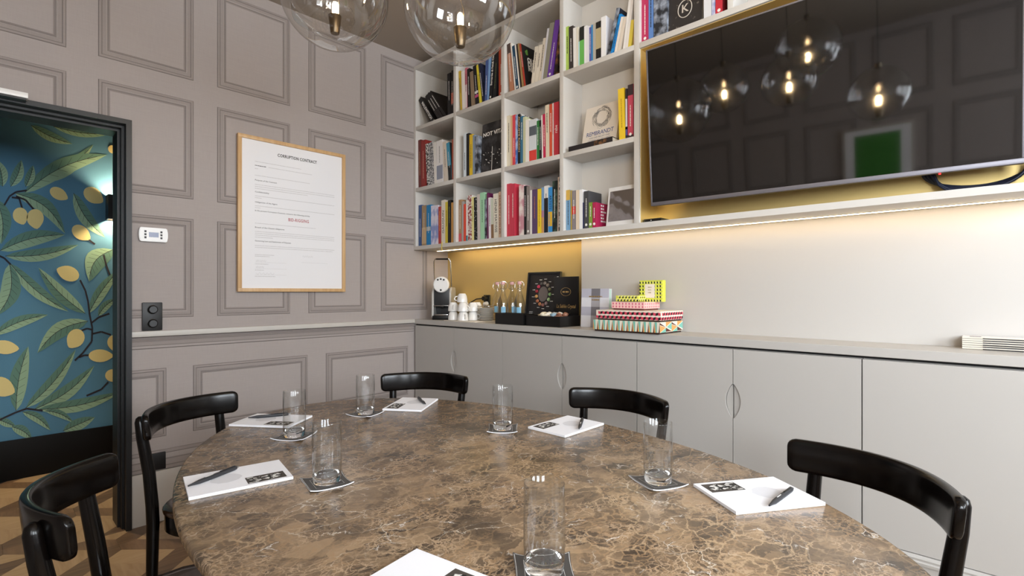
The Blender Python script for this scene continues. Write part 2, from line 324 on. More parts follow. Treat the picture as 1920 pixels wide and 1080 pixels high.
# hall beyond the doorway
M_BLUE = speckle('blue_wallpaper', '#5a8dab', '#4d80a2', 500, .4, .6, .85)
wall_hall = struct(boxo('wall_hall', (-.98, YH, 0), (1.3, YH+.1, 2.8), M_BLUE))
struct(boxo('baseboard_hall', (-.98, YH-.016, 0), (1.3, YH, .255), mat('black_skirting', '#070606', .55, spec=.2), bev=.003))
struct(boxo('wall_hall_end', (1.2, YL+.18, 0), (1.3, YH, 2.8), M_BLACK)); struct(boxo('wall_hall_side', (-1.08, YL+.18, 0), (-.98, YH+.1, 2.8), M_BLACK)); struct(boxo('ceiling_hall', (-1.08, YL+.18, 2.7), (1.3, YH+.1, 2.8), M_BLACK))
M_LG = mat('leaf_light', '#93b59a', .85); M_DG = mat('leaf_dark', '#5f877c', .85); M_STEM = mat('stem_print', '#2b2a33', .85); M_LEM = mat('lemon_print', '#e0d294', .85)
def hp(x, y, lift): v = atY(x, y, YH); return Vector((v.x, YH-lift, v.z))
def leaf_pts(bx, by, tx, ty, w, bend, n=9):
    L_, C, R_ = [], [], []
    dx, dy = tx-bx, ty-by; l = math.hypot(dx, dy); nx, ny = -dy/l, dx/l
    for i in range(n+1):
        t = i/n; cb = bend*math.sin(PI*t); hw = w*.5*(math.sin(PI*t**.85))**.8 if 0 < t < 1 else 0
        cx, cy = bx+dx*t+nx*cb, by+dy*t+ny*cb
        C.append((cx, cy)); L_.append((cx+nx*hw, cy+ny*hw)); R_.append((cx-nx*hw, cy-ny*hw))
    return L_, C, R_
def leaf(bm, spec, lift, dx=0, dz=0):
    L_, C, R_ = leaf_pts(*spec); off = Vector((dx, 0, dz))
    for (A, B, mi) in ((L_, C, 0), (C, R_, 1)):
        for i in range(len(A)-1):
            ps = [A[i], A[i+1], B[i+1], B[i]]; vs = []
            for p_ in ps:
                v = hp(p_[0], p_[1], lift)+off
                if not vs or (v-vs[-1]).length > 1e-6: vs.append(v)
            if (vs[0]-vs[-1]).length < 1e-6: vs.pop()
            if len(vs) > 2: quad(bm, vs, mi)
    if dx == 0:      # printed midrib and side veins
        for i in range(1, len(C)-1):
            def seg(p0, p1, wd):
                l = math.hypot(p1[0]-p0[0], p1[1]-p0[1]) or 1; nx, ny = -(p1[1]-p0[1])/l*wd, (p1[0]-p0[0])/l*wd
                quad(bm, [hp(p0[0]+nx, p0[1]+ny, lift+.00002), hp(p1[0]+nx, p1[1]+ny, lift+.00002), hp(p1[0]-nx, p1[1]-ny, lift+.00002), hp(p0[0]-nx, p0[1]-ny, lift+.00002)], 2)
            seg(C[i-1], C[i], .5)
            for E_ in (L_, R_):
                k = min(i+1, len(C)-1); seg(C[i], ((C[i][0]+E_[k][0]*3)/4, (C[i][1]+E_[k][1]*3)/4), .22)
LEAVES = [(78, 342, 175, 271, 24, 8), (45, 362, 201, 290, 34, -14), (58, 235, 136, 270, 18, 4), (100, 237, 214, 250, 16, 6), (28, 362, 122, 438, 28, -16), (138, 362, 197, 445, 26, 8), (-8, 372, 2, 458, 34, -8),
 (0, 470, 122, 440, 30, -8), (10, 480, 147, 459, 24, 8), (18, 493, 128, 584, 24, 8), (160, 588, 72, 502, 26, -6), (18, 495, -6, 592, 38, -14), (-12, 628, 90, 590, 22, -6), (165, 602, 70, 662, 30, 14), (166, 588, 224, 505, 22, -4), (212, 468, 167, 528, 40, 14), (184, 592, 218, 560, 16, -4),
 (30, 770, 53, 649, 34, -6), (48, 765, 142, 655, 24, 8), (65, 767, 177, 685, 26, 10), (70, 768, 226, 735, 24, 8), (42, 772, 95, 807, 18, -6), (85, 770, 138, 792, 14, -5), (118, 808, 178, 782, 22, 0), (-6, 785, 30, 800, 16, 0), (22, 800, 60, 823, 20, -4), (5, 350, -6, 300, 24, 3), (20, 350, 40, 300, 22, 4), (48, 350, 62, 310, 18, 2)]
LEMONS = [(38, 404, 15, 14, 1.2), (66, 409, 17, 16, 1.4), (109, 363, 17, 11, .5), (174, 366, 19, 14, .6), (151, 436, 18, 13, .6), (129, 513, 20, 14, 3.5), (142, 634, 18, 16, 2.2), (187, 667, 21, 12, 0), (214, 642, 14, 13, 1.5), (212, 704, 15, 12, 0), (8, 651, 23, 13, .1), (3, 725, 22, 18, .4), (210, 280, 8, 7, .9)]
STEMS = [[(150, 525), (160, 545), (165, 565), (168, 590), (173, 615), (172, 640), (155, 662), (140, 676)], [(173, 626), (190, 622), (208, 628)], [(172, 618), (163, 616), (152, 620)], [(148, 670), (158, 666), (168, 666)], [(-5, 790), (10, 782), (30, 773), (50, 766), (80, 770)], [(162, 742), (190, 730), (203, 716)], [(8, 385), (18, 368), (30, 360), (50, 357)], [(22, 370), (36, 372), (42, 392)], [(30, 368), (48, 375), (66, 396)], [(-5, 478), (8, 484), (20, 496)], [(165, 448), (172, 454), (178, 458)], [(194, 478), (200, 500), (206, 516)], [(172, 605), (185, 595), (205, 588)]]
def lemon(bm, s, lift, dx=0):
    x, y, rx, ry, a = s; vs = []
    for k in range(20):
        t = 2*PI*k/20; r = 1+.22*max(0, math.cos(t))**8; px, py = rx*r*math.cos(t), ry*math.sin(t)
        vs.append(hp(x+px*math.cos(a)-py*math.sin(a), y+px*math.sin(a)+py*math.cos(a), lift)+Vector((dx, 0, 0)))
    quad(bm, vs)
def stem(bm, pts, lift, dx=0):
    for i in range(len(pts)-1):
        (x0, y0), (x1, y1) = pts[i], pts[i+1]; l = math.hypot(x1-x0, y1-y0); nx, ny = -(y1-y0)/l*1.7, (x1-x0)/l*1.7
        quad(bm, [hp(x0+nx, y0+ny, lift)+Vector((dx, 0, 0)), hp(x1+nx, y1+ny, lift)+Vector((dx, 0, 0)), hp(x1-nx, y1-ny, lift)+Vector((dx, 0, 0)), hp(x0-nx, y0-ny, lift)+Vector((dx, 0, 0))])
for i, s in enumerate(LEAVES): bm = BM(); leaf(bm, s, .0010+.00005*i); ob('leaf', bm, [M_LG, M_DG, M_STEM], wall_hall)
for s in LEMONS: bm = BM(); lemon(bm, s, .0028); ob('lemon', bm, M_LEM, wall_hall)
for s in STEMS: bm = BM(); stem(bm, s, .0026); ob('stem', bm, M_STEM, wall_hall)
bm = BM()
for d in (-.64, .64):
    for i, s in enumerate(LEAVES): leaf(bm, s, .001+.00005*i, d)
o = ob('leaves_of_the_repeat', bm, [M_LG, M_DG], wall_hall); o['kind'] = 'stuff'
# sconce in the hall
sc = tag(empty('wall_sconce', (.695, YH, 1.71)), 'black box sconce lighting the lemon wallpaper up and down', 'wall lamp')
bm = BM(); x0, x1, y0_, y1_, z0, z1, t = -.075, .075, -.11, 0, 0, .17, .006
for lo, hi in (((x0, y0_, z0), (x0+t, y1_, z1)), ((x1-t, y0_, z0), (x1, y1_, z1)), ((x0+t, y0_, z0), (x1-t, y0_+t, z1)), ((x0+t, y1_-t, z0), (x1-t, y1_, z1)), ((x0+t, y0_+t, .06), (x1-t, y1_-t, .11))): box(bm, lo, hi)
ob('housing', bm, M_BLACK, sc)
M_SCL = mat('sconce_led', '#fff0d0', .5, emit='#ffe0b0', estr=420)
boxo('lamp', (-.03, -.09, .1105), (.03, -.03, .116), M_SCL, sc); boxo('lamp', (-.03, -.09, .054), (.03, -.03, .0595), M_SCL, sc)

dl = tag(empty('added_downlight', (.22, 3.80, 2.7)), 'unseen warm lamp added in the hall ceiling', 'ceiling lamp')  # unseen lamp, added to throw warm light on the hall floor
bm = BM(); lathe(bm, [(.035, -.001), (.035, -.012), (.05, -.012), (.052, -.001)], 24); ob('ring', bm, M_BLACK, dl); bm = BM(); lathe(bm, [(0, -.004), (.034, -.004), (.034, -.001), (0, -.001)], 24); ob('lens', bm, mat('added_downlight_lens', '#ffe2b0', .5, emit='#ffd08a', estr=30), dl)
ld = bpy.data.lights.new('added_downlight_beam', 'SPOT'); ld.energy = 55; ld.color = (1, .74, .42); ld.spot_size = math.radians(62); ld.spot_blend = .6; ld.shadow_soft_size = .03
lo_ = bpy.data.objects.new('added_downlight_beam', ld); lo_.location = (0, 0, -.03); lo_.parent = dl; COL.objects.link(lo_)

# ================================================================== FITTED FURNITURE ON THE RIGHT
ZT = .998
# cabinets: four pairs of doors under one continuous worktop
CABY = [3.194, 2.251, 1.308, .371, -.566]
CABW = ['beside the panelled wall', 'under the carafes and black boxes', 'under the patterned gift boxes', 'under the stacked magazines']
struct(boxo('baseboard_right', (XF, YB, 0), (XF+.02, 3.176, .252), M_CAB))
bm = BM(); R = [[bm.verts.new((XF-d, y, z)) for y in (YB, 3.176)] for z, d in ((.250, 0), (.252, .010), (.262, .012), (.266, .006), (.274, .009), (.282, .004), (.284, 0), (.284, -.02))]
for A, B in zip(R, R[1:]): bm.faces.new((A[0], A[1], B[1], B[0]))
struct(ob('trim_3', bm, M_CAB))
def door_poly(y0, y1, z0, z1, pull):      # pull: +1 notch at the y1 side, -1 at the y0 side
    P = [(y0, z0), (y1, z0)]
    zs = [.651+.152*i/14 for i in range(15)]
    if pull > 0: P += [(y1-.031*math.sin(PI*i/14)**.8 if 0 < i < 14 else y1, z) for i, z in enumerate(zs)]
    P += [(y1, z1), (y0, z1)]
    if pull < 0: P += [(y0+.031*math.sin(PI*i/14)**.8 if 0 < i < 14 else y0, z) for i, z in reversed(list(enumerate(zs)))]
    return P
for i in range(4):
    ya, yb = CABY[i], CABY[i+1]; ym = (ya+yb)/2
    c = tag(empty('cabinet', (XF+.12, ym, 0)), 'grey lacquered two-door cabinet '+CABW[i], 'cabinet', 'cabinets along the shelf wall'); off = Vector((-(XF+.12), -ym, 0))
    b = boxo('body', Vector((XF+.022, yb+.001, .286))+off, Vector((XBR-.004, ya-.02 if i == 0 else ya-.001, .955))+off, M_CAB, c)
    zs = [.653+.148*i/14 for i in range(15)]; lens = [(ym-.0025-.027*math.sin(PI*i/14)**.8 if 0 < i < 14 else ym-.0025, z) for i, z in enumerate(zs)]
    for sg in (1, -1):
        bm = BM(); prism(bm, [((y-ym)*sg+ym, z) for y, z in lens], lambda p, k: Vector((XF+.0205-.013*k, p[0], p[1]))+off); ob('finger_recess', bm, M_CAB, c)
    boxo('finger_slot', Vector((XF+.0195, ym-.0022, .66))+off, Vector((XF+.0212, ym+.0022, .80))+off, M_GAP, c)
    for y0, y1, pl in ((yb+.002, ym-.0015, 1), (ym+.0015, ya-(.022 if i == 0 else .002), -1)):
        bm = BM(); prism(bm, door_poly(y0, y1, .287, .952, pl), lambda p, k: Vector((XF+.019*(1-k), p[0], p[1]))+off); ob('door', bm, M_CAB, c)
L_ = [(XF-.004, -.6), (XBR-.001, -.6), (XBR-.001, 1.826), (XW-.006, 1.826), (XW-.006, YL-.001), (XF-.004, YL-.001)]
bm = BM(); prism(bm, L_, lambda p, k: (p[0], p[1], .964+.034*k)); bmesh.ops.bevel(bm, geom=list(bm.edges), offset=.0015, segments=1, affect='EDGES')
tag(ob('worktop', bm, M_CAB), 'long light grey worktop running over all the cabinets', 'worktop')
struct(boxo('trim_gap_shade', (XF+.014, -.6, .9555), (XBR-.006, YL-.02, .9635), M_GAP))  # near-black strip stands in for shade in the gap under the worktop
bs = tag(boxo('backsplash', (XW-.005, 1.826, ZT+.001), (XW-.001, YL-.001, 1.517), M_BRASS), 'brushed brass panel behind the coffee machine and carafes', 'backsplash')
# bookshelf
DIV = [(3.194, 3.167), (2.728, 2.700), (2.262, 2.234), (1.796, 1.769), (1.324, 1.294)]
ZB, ZM, ZA, ZTOP = 1.545, 1.98, 2.438, 2.868
YE = -.17
sh = tag(empty('bookshelf', (XW, 1.5, 1.518)), 'built-in light grey wall bookshelf with brass television niche', 'bookshelf')
def SH(name, lo, hi, m=M_SHELF, bev=.0012): o = Vector((XW, 1.5, 1.518)); return boxo(name, Vector(lo)-o, Vector(hi)-o, m, sh, bev)
bm = BM(); o_ = Vector((XW, 1.5, 1.518)); prism(bm, [(XF, YE), (XBR-.001, YE), (XBR-.001, 1.826), (XW-.001, 1.826), (XW-.001, YL-.001), (XF, YL-.001)], lambda p, k: Vector((p[0], p[1], 1.518+.027*k))-o_); ob('bottom_board', bm, M_SHELF, sh)
bm = BM(); prism(bm, [(XF, YE), (XBR-.001, YE), (XBR-.001, 1.826), (XW-.001, 1.826), (XW-.001, YL-.001), (XF, YL-.001)], lambda p, k: Vector((p[0], p[1], ZTOP+.027*k))-o_); ob('top_board', bm, M_SHELF, sh)
SH('side_panel', (XF, 3.167, ZB), (XW-.002, 3.193, ZTOP))
for a, b in DIV[1:3]: SH('divider', (XF, b, ZB), (XW-.012, a, ZTOP))
for a, b in DIV[3:4]: SH('divider', (XF, b, ZB), (XBR-.002, a, ZTOP))
for a, b in DIV[4:]: SH('divider', (XF, b, ZB), (2.44, a, ZTOP))
for a, b in ((.863, .838), (.40, .375)): SH('divider', (XF, b, ZA), (2.44, a, ZTOP))
SH('divider', (XF, YE, ZB), (2.44, YE+.027, ZTOP))
bays = [(3.167, 2.728, 2.588), (2.700, 2.262, 2.588), (2.234, 1.826, 2.588), (1.769, 1.324, 2.44)]
for k, (a, b, xb) in enumerate(bays):
    bb = 1.796 if k == 2 else b
    for z in (ZM, ZA): SH('shelf_board', (XF, bb+.0003, z-.027), (xb if k != 2 else 2.508, a-.0003, z))
    SH('back_panel', (xb, b+.0003, ZB+.0005), (xb+.008, a-.0003, ZTOP-.0005), bev=0)
SH('back_panel', (2.5, 1.797, ZB+.0005), (2.508, 1.8258, ZTOP-.0005), bev=0)
SH('shelf_board', (XF, YE+.0275, ZA-.028), (2.44, 1.2937, ZA))
for a, b in ((1.294, .863), (.838, .40), (.375, YE+.027)): SH('back_panel', (2.44, b+.0003, ZA+.0005), (2.448, a-.0003, ZTOP-.0005), bev=0)
SH('niche_back', (2.44, YE+.0275, ZB+.0005), (2.446, 1.2937, ZA-.0285), M_BRASS, 0); SH('niche_side', (XF+.012, 1.291, ZB+.0005), (2.4399, 1.2938, ZA-.0285), M_BRASS, 0)
SH('niche_top', (XF+.012, YE+.028, ZA-.031), (2.4399, 1.2909, ZA-.0285), M_BRASS, 0)
M_LED = mat('led', '#fff2d2', .5, emit='#ffe2b6', estr=12)
SH('led_strip', (2.446, YE+.03, 1.5145), (2.455, 3.14, 1.5175), M_LED, 0)
SH('led_channel', (2.443, YE+.03, 1.5160), (2.4459, 3.14, 1.5178), M_STEEL, 0)

# ------------------------------------------------------------------ television, tilted down and turned on its arm
TVO = Vector((2.24, 1.215, 1.614)); TVE = (Vector((2.317, -.056, 1.614))-TVO); TVW, TVH = TVE.length, .732; TVE.normalize()
nh = TVE.cross(Vector((0, 0, 1))).normalized(); nh = -nh if nh.x > 0 else nh
tl = math.radians(4.5); TVU = Vector((0, 0, math.cos(tl)))+nh*math.sin(tl); TVN = TVE.cross(TVU).normalized()
tv = bpy.data.objects.new('television', None); COL.objects.link(tv); tv.empty_display_size = .1
tv.matrix_world = Matrix.Translation(TVO) @ Matrix((TVE, TVU, TVN)).transposed().to_4x4()
tag(tv, 'large flat black television with thin silver bezel in brass niche', 'television')
M_BEZ = mat('tv_bezel', '#77747a', .42, .5); M_SCR = mat('tv_screen', '#030304', .05, spec=1.0, coat=.6)
bm = BM(); b1, b2 = .007, .017
for lo, hi in (((0, 0, -.03), (TVW, b2, .004)), ((0, TVH-b1, -.03), (TVW, TVH, .004)), ((0, b2, -.03), (b1, TVH-b1, .004)), ((TVW-b1, b2, -.03), (TVW, TVH-b1, .004))): box(bm, lo, hi, 0, .002)
ob('bezel', bm, M_BEZ, tv, smooth=35)
boxo('screen', (b1, b2, -.02), (TVW-b1, TVH-b1, .0005), M_SCR, tv); boxo('back_housing', (.12, .06, -.055), (TVW-.12, TVH-.16, -.03), M_BLACK, tv, .006)
boxo('mount', (.45, .2, -.085), (.75, .5, -.055), M_BLACK, tv)
boxo('standby_light', (1.062, -.005, -.012), (1.068, 0, -.006), mat('red_led', '#c01010', .4, emit='#ff2020', estr=3), tv)
# coil of dark blue cable under the television
bm = BM(); cc = atX(1832, 300, 2.405)
for k in range(4):
    ra, rb, xo = .125+.008*k, .088-.004*k, 2.395+.009*k
    tube(bm, [(xo, cc.y+ra*math.cos(t)+.004*math.sin(3*t+k), cc.z+rb*math.sin(t)+(.003*k)) for t in [2*PI*i/40 for i in range(40)]], .0055, 8, closed=True)
low = min(v.co.z for v in bm.verts)
for v in bm.verts: v.co.z += (ZB+.0006-low)
cb = tag(ob('cable_coil', bm, mat('blue_cable', '#141c33', .45), smooth=60), 'coil of dark blue cable hanging below the television', 'cable')
bm = BM(); a = atX(1747, 325, 2.39); tube(bm, [(2.40, a.y, 1.70), (2.395, a.y, a.z+.01), (2.39, a.y-.02, 1.585), (2.385, a.y-.05, 1.557), (2.38, a.y-.09, 1.5508)], .0045, 8); ob('cable_tail', bm, MATS['blue_cable'], cb, smooth=60)
mp_ = tag(empty('media_box', (2.34, 1.25, ZB)), 'small flat black box lying in the brass niche', 'media player'); boxo('case', (-.05, -.06, .0003), (.05, .035, .018), M_BLACK, mp_, .003); boxo('status_light', (-.0508, -.01, .008), (-.05, -.004, .011), M_WHITE, mp_)

# ------------------------------------------------------------------ framed contract
px0, px1, pz0, pz1 = 1.029, 1.694, 1.203, 2.117
pf = tag(empty('framed_contract', ((px0+px1)/2, YL-.001, pz0)), 'oak framed contract print with red heading on panelled wall', 'framed print')
def PFL(x, d, z): return Vector((x-(px0+px1)/2, -d, z-pz0))
bm = BM(); t = .021
for lo, hi in (((px0, pz0), (px1, pz0+t)), ((px0, pz1-t), (px1, pz1)), ((px0, pz0+t), (px0+t, pz1-t)), ((px1-t, pz0+t), (px1, pz1-t))): box(bm, PFL(lo[0], .008, lo[1]), PFL(hi[0], .034, hi[1]), 0, .001)
ob('frame', bm, M_FRAMEW, pf, smooth=35); boxo('backing', PFL(px0+.004, .0005, pz0+.004), PFL(px1-.004, .008, pz1-.004), M_BLACK, pf); boxo('sheet', PFL(px0+t-.003, .012, pz0+t-.003), PFL(px1-t+.003, .022, pz1-t+.003), mat('contract_paper', '#e9e8ea', .55), pf)
W_, H_ = px1-px0, pz1-pz0
def cz(f): return pz1-f*H_
def cx_(f): return px0+f*W_
ex, ez = (1, 0, 0), (0, 0, 1)
put_text('title', 'CORRUPTION CONTRACT', .026, M_INK, pf, PFL(cx_(.525), .0224, cz(.0935)), ex, ez, fit=.245, bold=.0006, space=1.1)
put_text('heading', 'BID-RIGGING', .027, mat('red_ink', '#b0545c', .8), pf, PFL(cx_(.535), .0224, cz(.5145)), ex, ez, fit=.128, bold=.0004, space=1.1)
for f, s, w in ((.279, 'Purpose of the Contract', .125), (.355, 'Confidentiality', .08), (.421, 'Obligations of the Agent', .128), (.584, 'Breach of the Clauses obligations', .17), (.671, 'Governing Law and Settlement of Disputes', .21), (.476, 'In the present Corruption Contract, concerns the following activity:', .33)):
    put_text('clause_heading', s, .0115, M_INK, pf, PFL(cx_(.144), .0224, cz(f)), ex, ez, fit=w, align='LEFT')
bm = BM()
def ln(f, a, b, h=.0034, mi=0): dashes(bm, PFL(cx_(a), .0222, cz(f)), ex, ez, (b-a)*W_, h, mi)
ln(.161, .144, .56); ln(.187, .144, .24, .004, 1); ln(.187, .26, .66); ln(.207, .144, .17); ln(.25, .144, .64)
for f, e in ((.309, .89), (.322, .89), (.335, .62), (.383, .89), (.395, .2), (.447, .89), (.459, .19), (.559, .70), (.612, .89), (.624, .89), (.636, .89), (.649, .30), (.703, .89), (.715, .87), (.762, .31), (.772, .27), (.822, .26), (.862, .22), (.902, .32)): ln(f, .144, e)
for f, a, b in ((.81, .144, .42), (.85, .144, .42), (.89, .144, .42), (.80, .56, .82)): quad(bm, [PFL(cx_(a), .0224, cz(f)), PFL(cx_(b), .0224, cz(f)), PFL(cx_(b), .0224, cz(f)+.001), PFL(cx_(a), .0224, cz(f)+.001)])
ob('small_print', bm, [M_GREYINK, M_INK], pf)
bm = BM()
for f, a, w in ((.80, .15, .09), (.84, .15, .07), (.882, .15, .16), (.757, .57, .1)):
    tube(bm, [PFL(cx_(a+w*i/24), .0228, cz(f)+.007*math.sin(i*1.3+a*9)*(.4+.6*abs(math.sin(i*.37)))) for i in range(25)], .0006, 4)
ob('signatures', bm, M_GREYINK, pf)['kind'] = 'stuff'
# thermostat, switch, socket on the panelled wall
th = tag(empty('thermostat', (.628, YL, 1.498)), 'white wall thermostat with small grey-blue display', 'thermostat')
bm = BM(); prism(bm, [(-.058, -.036), (.058, -.036), (.063, -.012), (.063, .012), (.058, .036), (-.058, .036), (-.063, .012), (-.063, -.012)], lambda p, k: (p[0], -.004-.02*k, p[1])); bmesh.ops.bevel(bm, geom=list(bm.edges), offset=.003, segments=2, affect='EDGES'); ob('case', bm, M_WHITE, th, smooth=40)
boxo('wall_plate', (-.055, -.0045, -.033), (.055, -.0002, .033), M_BLACK, th); boxo('display', (-.021, -.0248, -.013), (.021, -.0242, .012), mat('lcd', '#5c6488', .25), th)
for sx in (-.036, .033):
    for k in range(3): boxo('button', (sx-.0045, -.0255, -.021+.0155*k), (sx+.0045, -.0242, -.0105+.0155*k), mat('grey_rubber', '#4a4a4c', .6), th, .0008)
def plate(name, x0, x1, z0, z1, label, cat, knobs):
    o = tag(empty(name, ((x0+x1)/2, YL, (z0+z1)/2)), label, cat); w, h = (x1-x0)/2, (z1-z0)/2; boxo('plate', (-w, -.016, -h), (w, -.0002, h), M_BLACKM, o, .004)
    for (kx, kz) in knobs:
        bm = BM(); lathe(bm, [(0, -.034), (.017, -.034), (.020, -.030), (.0205, -.0175), (.024, -.0162), (.024, -.0155)], 20, axis='y', c=(kx, 0, kz)); ob('dial', bm, M_BLACK, o, smooth=40)
    return o
plate('light_switch', .580, .668, 1.002, 1.147, 'black double dimmer switch standing just above the chair rail', 'switch', [(0, .036), (0, -.036)])
so = plate('power_socket', .597, .683, .272, .36, 'black power socket plate low on wall above the skirting', 'socket', [])
bm = BM(); lathe(bm, [(0, -.010), (.018, -.010), (.020, -.0165), (.022, -.0165)], 20, axis='y'); ob('socket_well', bm, M_BLACK, so)

# ================================================================== TABLE
TC, TA, TB, TR, TZ = (.8909, 1.0409), .627, 1.0225, -.0502, .74
tb = tag(empty('oval_table', (TC[0], TC[1], 0), TR), 'oval meeting table with polished brown marble top', 'table')
bm = BM(); rings = []
for k, z in ((-.012, TZ-.03), (-.003, TZ-.027), (0, TZ-.02), (0, TZ-.006), (-.002, TZ-.002), (-.006, TZ)):
    rings.append([bm.verts.new(((TA+k)*math.cos(2*PI*i/128), (TB+k)*math.sin(2*PI*i/128), z)) for i in range(128)])
for A, B in zip(rings, rings[1:]):
    for i in range(128): bm.faces.new((A[i], A[(i+1) % 128], B[(i+1) % 128], B[i]))
bm.faces.new(rings[0][::-1]); bm.faces.new(rings[-1]); ob('marble_top', bm, M_MARBLE, tb, smooth=50)
for s in (-.45, .45):
    bm = BM(); lathe(bm, [(0, 0), (.27, 0), (.27, .012), (.1, .025), (.05, .06), (.045, .66), (.12, .709), (0, .709)], 32, c=(0, s, 0)); ob('pedestal', bm, M_BLACK, tb, smooth=40)

# ------------------------------------------------------------------ chairs
CH, HW, SAG, TH, BH = .788, .222, .110, .024, .088
def arc(s, off=0):        # s in -1..1 along the backrest, chair facing +y
    x = HW*s; y = -SAG*(1-s*s); n = Vector((2*SAG*s/HW*-1, 1, 0)); n = Vector((-2*SAG*s/HW, 1, 0)).normalized(); return Vector((x, y, 0))+n*off
def make_chair():
    ch = empty('chair', (0, 0, 0)); bm = BM(); rings = []; n = 34; r = .02; tot = 2*HW*1.12
    for i in range(n+1):
        s = -math.cos(PI*i/n); d = (1-abs(s))*tot/2; k = math.sqrt(max(0, r*r-(r-min(d, r))**2))/r
        hh, ht = BH/2-r+r*k, TH/2*(.55+.45*k); ring = []
        for j in range(20):
            a = 2*PI*j/20; ca, sa = math.cos(a), math.sin(a); e = .45
            o_ = math.copysign(abs(ca)**e, ca)*ht; z = math.copysign(abs(sa)**e, sa)*hh
            p = arc(s, o_-.10*z); ring.append(bm.verts.new((p.x, p.y, CH-BH/2+z)))
        rings.append(ring)
    for A, B in zip(rings, rings[1:]):
        for j in range(20): bm.faces.new((A[j], A[(j+1) % 20], B[(j+1) % 20], B[j]))
    bm.faces.new(rings[0]); bm.faces.new(rings[-1][::-1]); ob('backrest', bm, M_LAC, ch, smooth=50)
    for sx in (-1, 1):
        sp = .76; p = arc(sx*sp, -TH/2-.010); bm = BM()
        path = [(sx*.178, -.028, 0), (sx*.178, -.022, .22), (sx*.178, -.018, .41), (sx*.177, -.022, .47), (sx*.175, -.036, .58), (p.x, p.y+.008, .70), (p.x, p.y, .755), (p.x, p.y-.001, .768), (p.x, p.y-.001, .774)]
        tube(bm, path, [.014, .0175, .0195, .0195, .019, .0175, .0165, .0125, .005], 14); ob('leg', bm, M_LAC, ch, smooth=50)
        bm = BM(); tube(bm, [(sx*.185, .315, 0), (sx*.175, .29, .42)], [.012, .018], 14); ob('leg', bm, M_LAC, ch, smooth=50)
    def outline(k): return [((.205+k)*math.copysign(abs(math.cos(a))**.75, math.cos(a))*(1.03 if math.sin(a) > 0 else .96), .145+(.19+k)*math.copysign(abs(math.sin(a))**.8, math.sin(a))) for a in [2*PI*i/40 for i in range(40)]]
    for nm, lv, m in (('seat_frame', [(-.004, .375), (0, .378), (0, .432), (-.003, .435)], M_LAC), ('seat', [(.0, .4355), (.005, .438), (.006, .447), (.0, .454), (-.03, .457), (-.1, .452)], M_SEAT)):
        bm = BM(); rg = [[bm.verts.new((x, y, z)) for x, y in outline(k)] for k, z in lv]
        for A, B in zip(rg, rg[1:]):
            for i in range(40): bm.faces.new((A[i], A[(i+1) % 40], B[(i+1) % 40], B[i]))
        bm.faces.new(rg[0]); bm.faces.new(rg[-1]); ob(nm, bm, m, ch, smooth=50)
    return ch
chair0 = make_chair()
ENDS = [(((710, 704), (880, 709)), 'black lacquered chair in the corner between panelled wall and cabinets'),
        (((1066, 729), (1251, 757)), 'black lacquered chair at the long side facing the coffee machine cabinets'),
        (((1473, 824), (1806, 945)), 'black lacquered chair at table beneath the television'),
        (((275, 783), (446, 735)), 'black lacquered chair between oval table and wall socket'),
        (None, 'black lacquered chair standing in front of the doorway')]
for k, (e, lab) in enumerate(ENDS):
    if e: A, B = atZ(*e[0], .782), atZ(*e[1], .782)
    else: A, B = Vector((.124, 1.250, 0)), Vector((.245, 1.645, 0))
    mid = (A+B)/2; d = B-A; n = Vector((-d.y, d.x, 0)); to = Vector((TC[0], TC[1], 0))-mid
    if n.dot(to) < 0: n = -n
    c = chair0 if k == 0 else copy_tree(chair0); c.location = (mid.x, mid.y, 0); c.rotation_euler = (0, 0, math.atan2(-n.x, n.y)); tag(c, lab, 'chair', 'chairs around the oval table')

# ------------------------------------------------------------------ glasses, coasters, pads, pens
def make_tumbler():
    g = empty('water_glass', (0, 0, 0)); bm = BM(); lathe(bm, [(.0335, .0205), (.0345, .05), (.0345, .10), (.0335, .144), (.0331, .1452), (.0325, .1445), (.0332, .10), (.0332, .05), (.0322, .0205)], 40); ob('wall', bm, M_GLASSW, g, smooth=60)
    bm = BM(); lathe(bm, [(0, .0004), (.029, .0004), (.0315, .003), (.0335, .020), (.0322, .0203), (.026, .0175), (.014, .0155), (0, .015)], 40); ob('base', bm, M_GLASSB, g, smooth=50); return g
def make_coaster():
    c = empty('coaster', (0, 0, 0)); n = 10; hs = .05
    def P(u, v, lift=0):     # square with slightly hollow sides and lifted corners
        k = 1-.06*(1-v*v)*abs(u)**3; l = 1-.06*(1-u*u)*abs(v)**3; return Vector((u*hs*k, v*hs*l, .0004+.006*(u*u*v*v)**1.5+lift))
    bm = BM(); G = [[[bm.verts.new(P(-1+2*i/n, -1+2*j/n, t)) for j in range(n+1)] for i in range(n+1)] for t in (0, .0022)]
    for i in range(n):
        for j in range(n):
            for t in (0, 1): bm.faces.new((G[t][i][j], G[t][i+1][j], G[t][i+1][j+1], G[t][i][j+1]))
    for seq in ([(i, 0) for i in range(n+1)], [(n, j) for j in range(n+1)], [(i, n) for i in range(n+1)], [(0, j) for j in range(n+1)]):
        for (a, b), (c2, d) in zip(seq, seq[1:]): bm.faces.new((G[0][a][b], G[0][c2][d], G[1][c2][d], G[1][a][b])).material_index = 1
    ob('board', bm, [mat('coaster_grey', '#4b4846', .6), M_PAPER], c, smooth=40)
    for nm, q, w in (('edge_line', .965, .016), ('inner_line', .66, .012)):
        bm = BM()
        for s in range(4):
            for i in range(n):
                def Q(t, r):
                    u, v = ((t, -r), (r, t), (-t, r), (-r, -t))[s]; return P(u*1.0, v, .0025)
                a, b = -q+2*q*i/n, -q+2*q*(i+1)/n; quad(bm, [Q(a, q), Q(b, q), Q(b*(q-w)/q, q-w), Q(a*(q-w)/q, q-w)])
        ob(nm, bm, M_WTXT, c)
    return c
